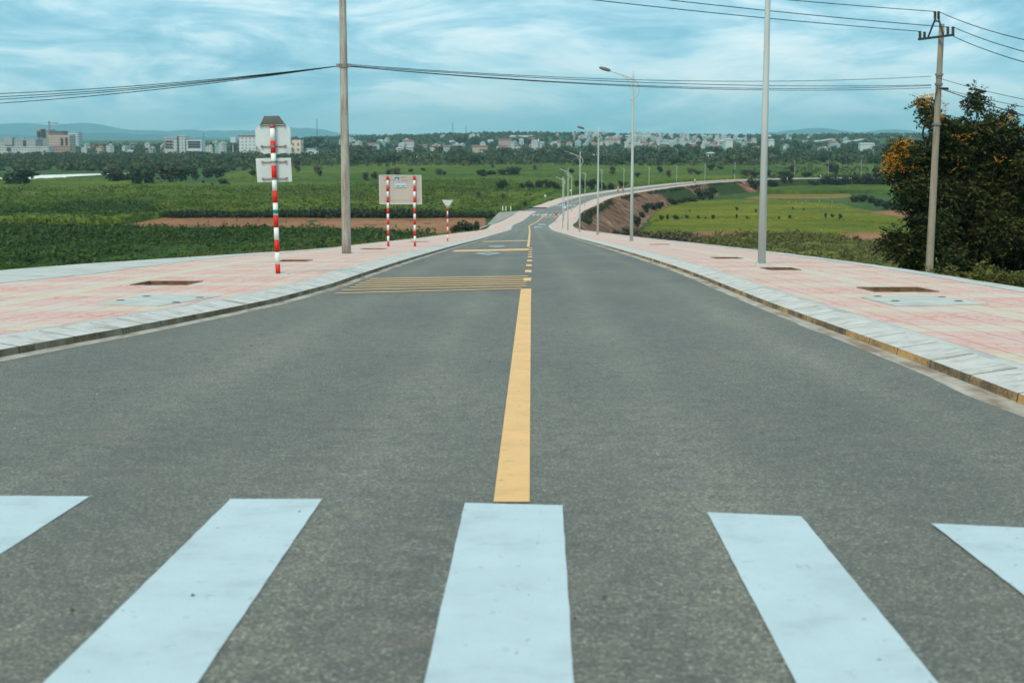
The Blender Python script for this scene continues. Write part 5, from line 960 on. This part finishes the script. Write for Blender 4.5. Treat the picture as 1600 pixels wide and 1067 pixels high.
# triangular sign
a = Vector(onroad(699.5, 376.8, KZ)); k = a.y/F; tr_ = empty('yield_sign', a); tag(tr_, 'small inverted triangle sign on a striped post seen from behind', 'road sign'); post(tr_, 1.72, .034, .12, .187, 10)
T = lambda px, py: ((px-699.2)*k, (376.8-py)*k); plate('triangle_plate', [T(690.5, 313), T(699.5, 327.5), T(708, 313)], .055, .004, MAT['sign_back'], tr_); b = MB(); b.tube([(-.13, .045, 1.68), (.13, .045, 1.68)], .01, 6); b.tube([(0, 0, 1.66), (0, 0, 1.70)], .038, 10); b.build('bracket', MAT['bracket'], tr_)
# distant signs
a = Vector(onroad(869, 347.5, KZ)); k = a.y/F; ws = empty('warning_sign', a); tag(ws, 'small orange red triangle sign on a striped post at the bend', 'road sign'); post(ws, (347.5-336)*k, .045, .25, .3, 8); h = (347.5-336.8)*k; w_ = 3.3*k
plate('triangle_plate', [(-w_, h), (w_, h), (0, h+6.2*k)], -.08, .02, MAT['orange'], ws); plate('triangle_face', [(-w_*.35, h+.9*k), (w_*.35, h+.9*k), (0, h+2.6*k)], -.09, .005, MAT['ink'], ws)
a = Vector(onroad(882, 334, KZ)); k = a.y/F; bs = empty('crossing_sign', a); tag(bs, 'small blue square pedestrian crossing sign at the bend', 'road sign'); post(bs, (334-316.5)*k, .04, .25, .3, 8); b = MB(); b.box((0, -.07, (334-319.3)*k), (4.6*k, .03, 4.8*k)); b.build('blue_plate', MAT['blue'], bs)
b = MB(); c_ = (334-319.3)*k; b.add([(-1.1*k, -.09, c_-1.4*k), (1.1*k, -.09, c_-1.4*k), (0, -.09, c_+1.2*k)], [(0, 1, 2)]); b.build('white_triangle', MAT['white'], bs); b = MB(); b.box((0, -.07, (334-324)*k), (4.4*k, .03, 2.4*k)); b.build('lower_plate', MAT['white'], bs)
for px, py, lab in [(852, 313, 'tiny pale square plate on a post at the outer edge of the bend'), (892, 304, 'tiny pale sign plate on a post behind the third lamp pole')]:
    a = onz(px, py, -16.2); k = a.y/F; r_ = empty('road_sign', a); tag(r_, lab, 'road sign'); post(r_, 1.0, .04, .25, .25, 8); b = MB(); b.box((0, -.06, 1.15), (3.4*k, .03, 2.6*k)); b.build('plate', MAT['board_rim'], r_)
for i, px in enumerate((785.5, 790.5, 798)):
    a = onz(px, 327.5, -16.1); r_ = empty('marker_post', a); tag(r_, ['leftmost', 'middle', 'rightmost'][i]+' of three short white posts on the concrete apron', 'post', 'white marker posts on the apron'); b = MB(); b.tube([(0, 0, -.3), (0, 0, .75)], .09, 8); b.build('shaft', MAT['white'], r_); b = MB(); b.tube([(0, 0, .75), (0, 0, .9)], [.095, .05], 8); b.build('cap', MAT['red'], r_)
for i, (px, py) in enumerate([(1232,318),(1243,319.5),(1253,320),(1259.5,316),(1265,321.5),(1277,323),(1280,316),(1289,325),(1299,326),(1300,316),(1310,327),(1322,328.5),(1353,332),(1386,335),(1283,364),(1378,362.5)]):
    a = onz(px, py+1.2, ZR); b = MB(); b.tube([(0, 0, -.1), (.03, 0, .7), (.05, 0, 1.0)], [.055, .05, .035], 6); b.box((.05, 0, .8), (.14, .04, .2)); o = b.build('paddy_stake', MAT['stake'], None, False, a); tag(o, f'thin white stake standing in the paddies, {ordinal(i)} of the scattered stakes', 'stake', 'white stakes in the paddies')
# twigs standing in the tilled field
for i, (px, py, hpx) in enumerate([(92,352,0), (233,352,5), (245,354,5), (325,351,10), (350,350,6), (404,348,8), (447,350,8), (370,346,6)]):
    if not hpx: continue
    a = onz(px, py, ZL); k = a.y/F; b = MB(); b.tube([(0, 0, 0), (.1, 0, hpx*k*.6), (-.1, 0, hpx*k)], [.12, .07, .03], 5); b.tube([(.1, 0, hpx*k*.5), (.6, .1, hpx*k*.8)], [.06, .02], 5); b.tube([(0, 0, hpx*k*.3), (-.5, 0, hpx*k*.55)], [.06, .02], 5)
    o = b.build('dead_stump', MAT['bark'], None, False, a); tag(o, f'dead stump with twigs in the tilled brown field, {ordinal(i-1)} from the left' if i != 7 else 'small dead stump near the back of the tilled brown field', 'stump', 'dead stumps in the tilled field')

# ------------------------------------------------------------------ motorbikes with riders, far along the road
def skinned(name, pts, edges, mat, parent):
    me = bpy.data.meshes.new(name); me.from_pydata([p[0] for p in pts], edges, []); o = link(name, me, mat, parent); md = o.modifiers.new('skin', 'SKIN'); sv = me.skin_vertices[0] if me.skin_vertices else None
    if sv is None: bm = bmesh.new(); bm.from_mesh(me); bm.verts.layers.skin.verify(); bm.to_mesh(me); bm.free(); sv = me.skin_vertices[0]
    for i, p in enumerate(pts): sv.data[i].radius = (p[1], p[1]); sv.data[i].use_root = (i == 0)
    o.modifiers.new('sub', 'SUBSURF').levels = 1; return o
skin = weathered('skin', (.42, .26, .18), .05, 5)
def rider_bike(loc, heading, shirt, lab_b, lab_p, helmet):
    bk = empty('motorbike', loc, heading); tag(bk, lab_b, 'motorbike'); blk = MAT['dark_steel']
    for y in (-.62, .62):
        b = MB(); b.tube([(0, y+.27*math.cos(t), .30+.27*math.sin(t)) for t in np.linspace(0, 6.283, 20)], .05, 6, cap=False); wh = b.build('wheel', blk, bk); b = MB(); b.tube([(-.05, y, .30), (.05, y, .30)], .09, 8); b.build('hub', MAT['galv'], wh)
    b = MB(); b.box((0, -.1, .48), (.24, .75, .28), 0, 0, .8); b.box((0, .42, .55), (.12, .35, .5), 0, 0, .6); b.build('body', MAT['ink'], bk); b = MB(); b.box((0, -.25, .72), (.26, .8, .10), 0, 0, .85); b.build('seat', MAT['cable'], bk)
    b = MB(); b.tube([(0, .60, .30), (0, .42, 1.0)], .03, 6); b.tube([(-.32, .36, 1.02), (0, .42, 1.0), (.32, .36, 1.02)], .02, 6); b.build('fork', MAT['galv'], bk); b = MB(); b.tube([(0, .46, .88), (0, .58, .88)], [.05, .09], 8); b.build('headlight', MAT['white'], bk)
    pr = empty('person', loc, heading); tag(pr, lab_p, 'person')
    P_ = [((0, -.2, .84), .15), ((0, -.15, 1.10), .15), ((0, -.10, 1.32), .16), ((0, -.06, 1.45), .06), ((0, -.03, 1.60), .10), ((.19, -.08, 1.34), .06), ((.27, .08, 1.12), .045), ((.28, .32, 1.04), .035), ((-.19, -.08, 1.34), .06), ((-.27, .08, 1.12), .045), ((-.28, .32, 1.04), .035), ((.13, .12, .82), .085), ((.15, .22, .48), .055), ((.15, .28, .34), .045), ((-.13, .12, .82), .085), ((-.15, .22, .48), .055), ((-.15, .28, .34), .045)]
    skinned('body', P_, [(0, 1), (1, 2), (2, 3), (3, 4), (2, 5), (5, 6), (6, 7), (2, 8), (8, 9), (9, 10), (0, 11), (11, 12), (12, 13), (0, 14), (14, 15), (15, 16)], shirt, pr)
    bm = bmesh.new(); bmesh.ops.create_uvsphere(bm, u_segments=12, v_segments=8, radius=.135); me = bpy.data.meshes.new('helmet'); bm.to_mesh(me); bm.free(); hm = link('helmet', me, helmet, pr); hm.location = (0, -.03, 1.66); hm.scale = (1, 1.1, .9)
pinksh = weathered('pink_shirt', (.60, .22, .20), .1, 5); palesh = weathered('pale_shirt', (.60, .68, .66), .1, 5); darksh = weathered('dark_shirt', (.06, .07, .09), .1, 5)
def road_pt(px, py, off=None):
    best = None
    for s in np.arange(330, 700, 1.0):
        q = rp(s, off or 0.0, .01); u, v = proj(q)
        if best is None or abs(u-px) < best[0]: best = (abs(u-px), s, q)
    _, s, q = best; j = np.argmin(np.abs(S-s)); return Vector(q), -math.atan2(tan[j, 0], tan[j, 1])
q, h = road_pt(1086, 285, -1.5); rider_bike(q, h+math.pi, palesh, 'dark motorbike on the far road between two lamps', 'rider in a pale shirt on the dark motorbike on the far road', MAT['ink'])
q, h = road_pt(966, 296, -1.6); rider_bike(q, h+math.pi, pinksh, 'motorbike of the pink shirted rider on the far road', 'rider in a pink shirt and pale helmet on the far road', MAT['white'])
q, h = road_pt(973, 296, -2.2); rider_bike(q, h+math.pi, MAT['redprint'], 'motorbike of the red shirted rider on the far road', 'rider in a red shirt behind the pink shirted rider', darksh)
q, h = road_pt(1316, 277, 1.3); rider_bike(q, h, palesh, 'motorbike near the flowering tree on the farthest road stretch', 'rider in a pale top on the farthest road stretch', MAT['white'])

# ------------------------------------------------------------------ haze
def haze():
    b = MB(); b.box((0, 12000, 105), (44000, 27000, 440)); hm = bpy.data.materials.new('haze'); hm.use_nodes = True; t = hm.node_tree; t.nodes.clear(); v = t.nodes.new('ShaderNodeVolumePrincipled'); o_ = t.nodes.new('ShaderNodeOutputMaterial'); t.links.new(v.outputs[0], o_.inputs['Volume'])
    v.inputs['Color'].default_value = (.45, .85, 1.0, 1); v.inputs['Density'].default_value = 8.0e-5; v.inputs['Anisotropy'].default_value = .2
    o = b.build('haze', hm); o['kind'] = 'stuff'; o['label'] = 'pale blue haze over the plain and mountains'; o['category'] = 'haze'
haze(); scn.cycles.volume_bounces = 3
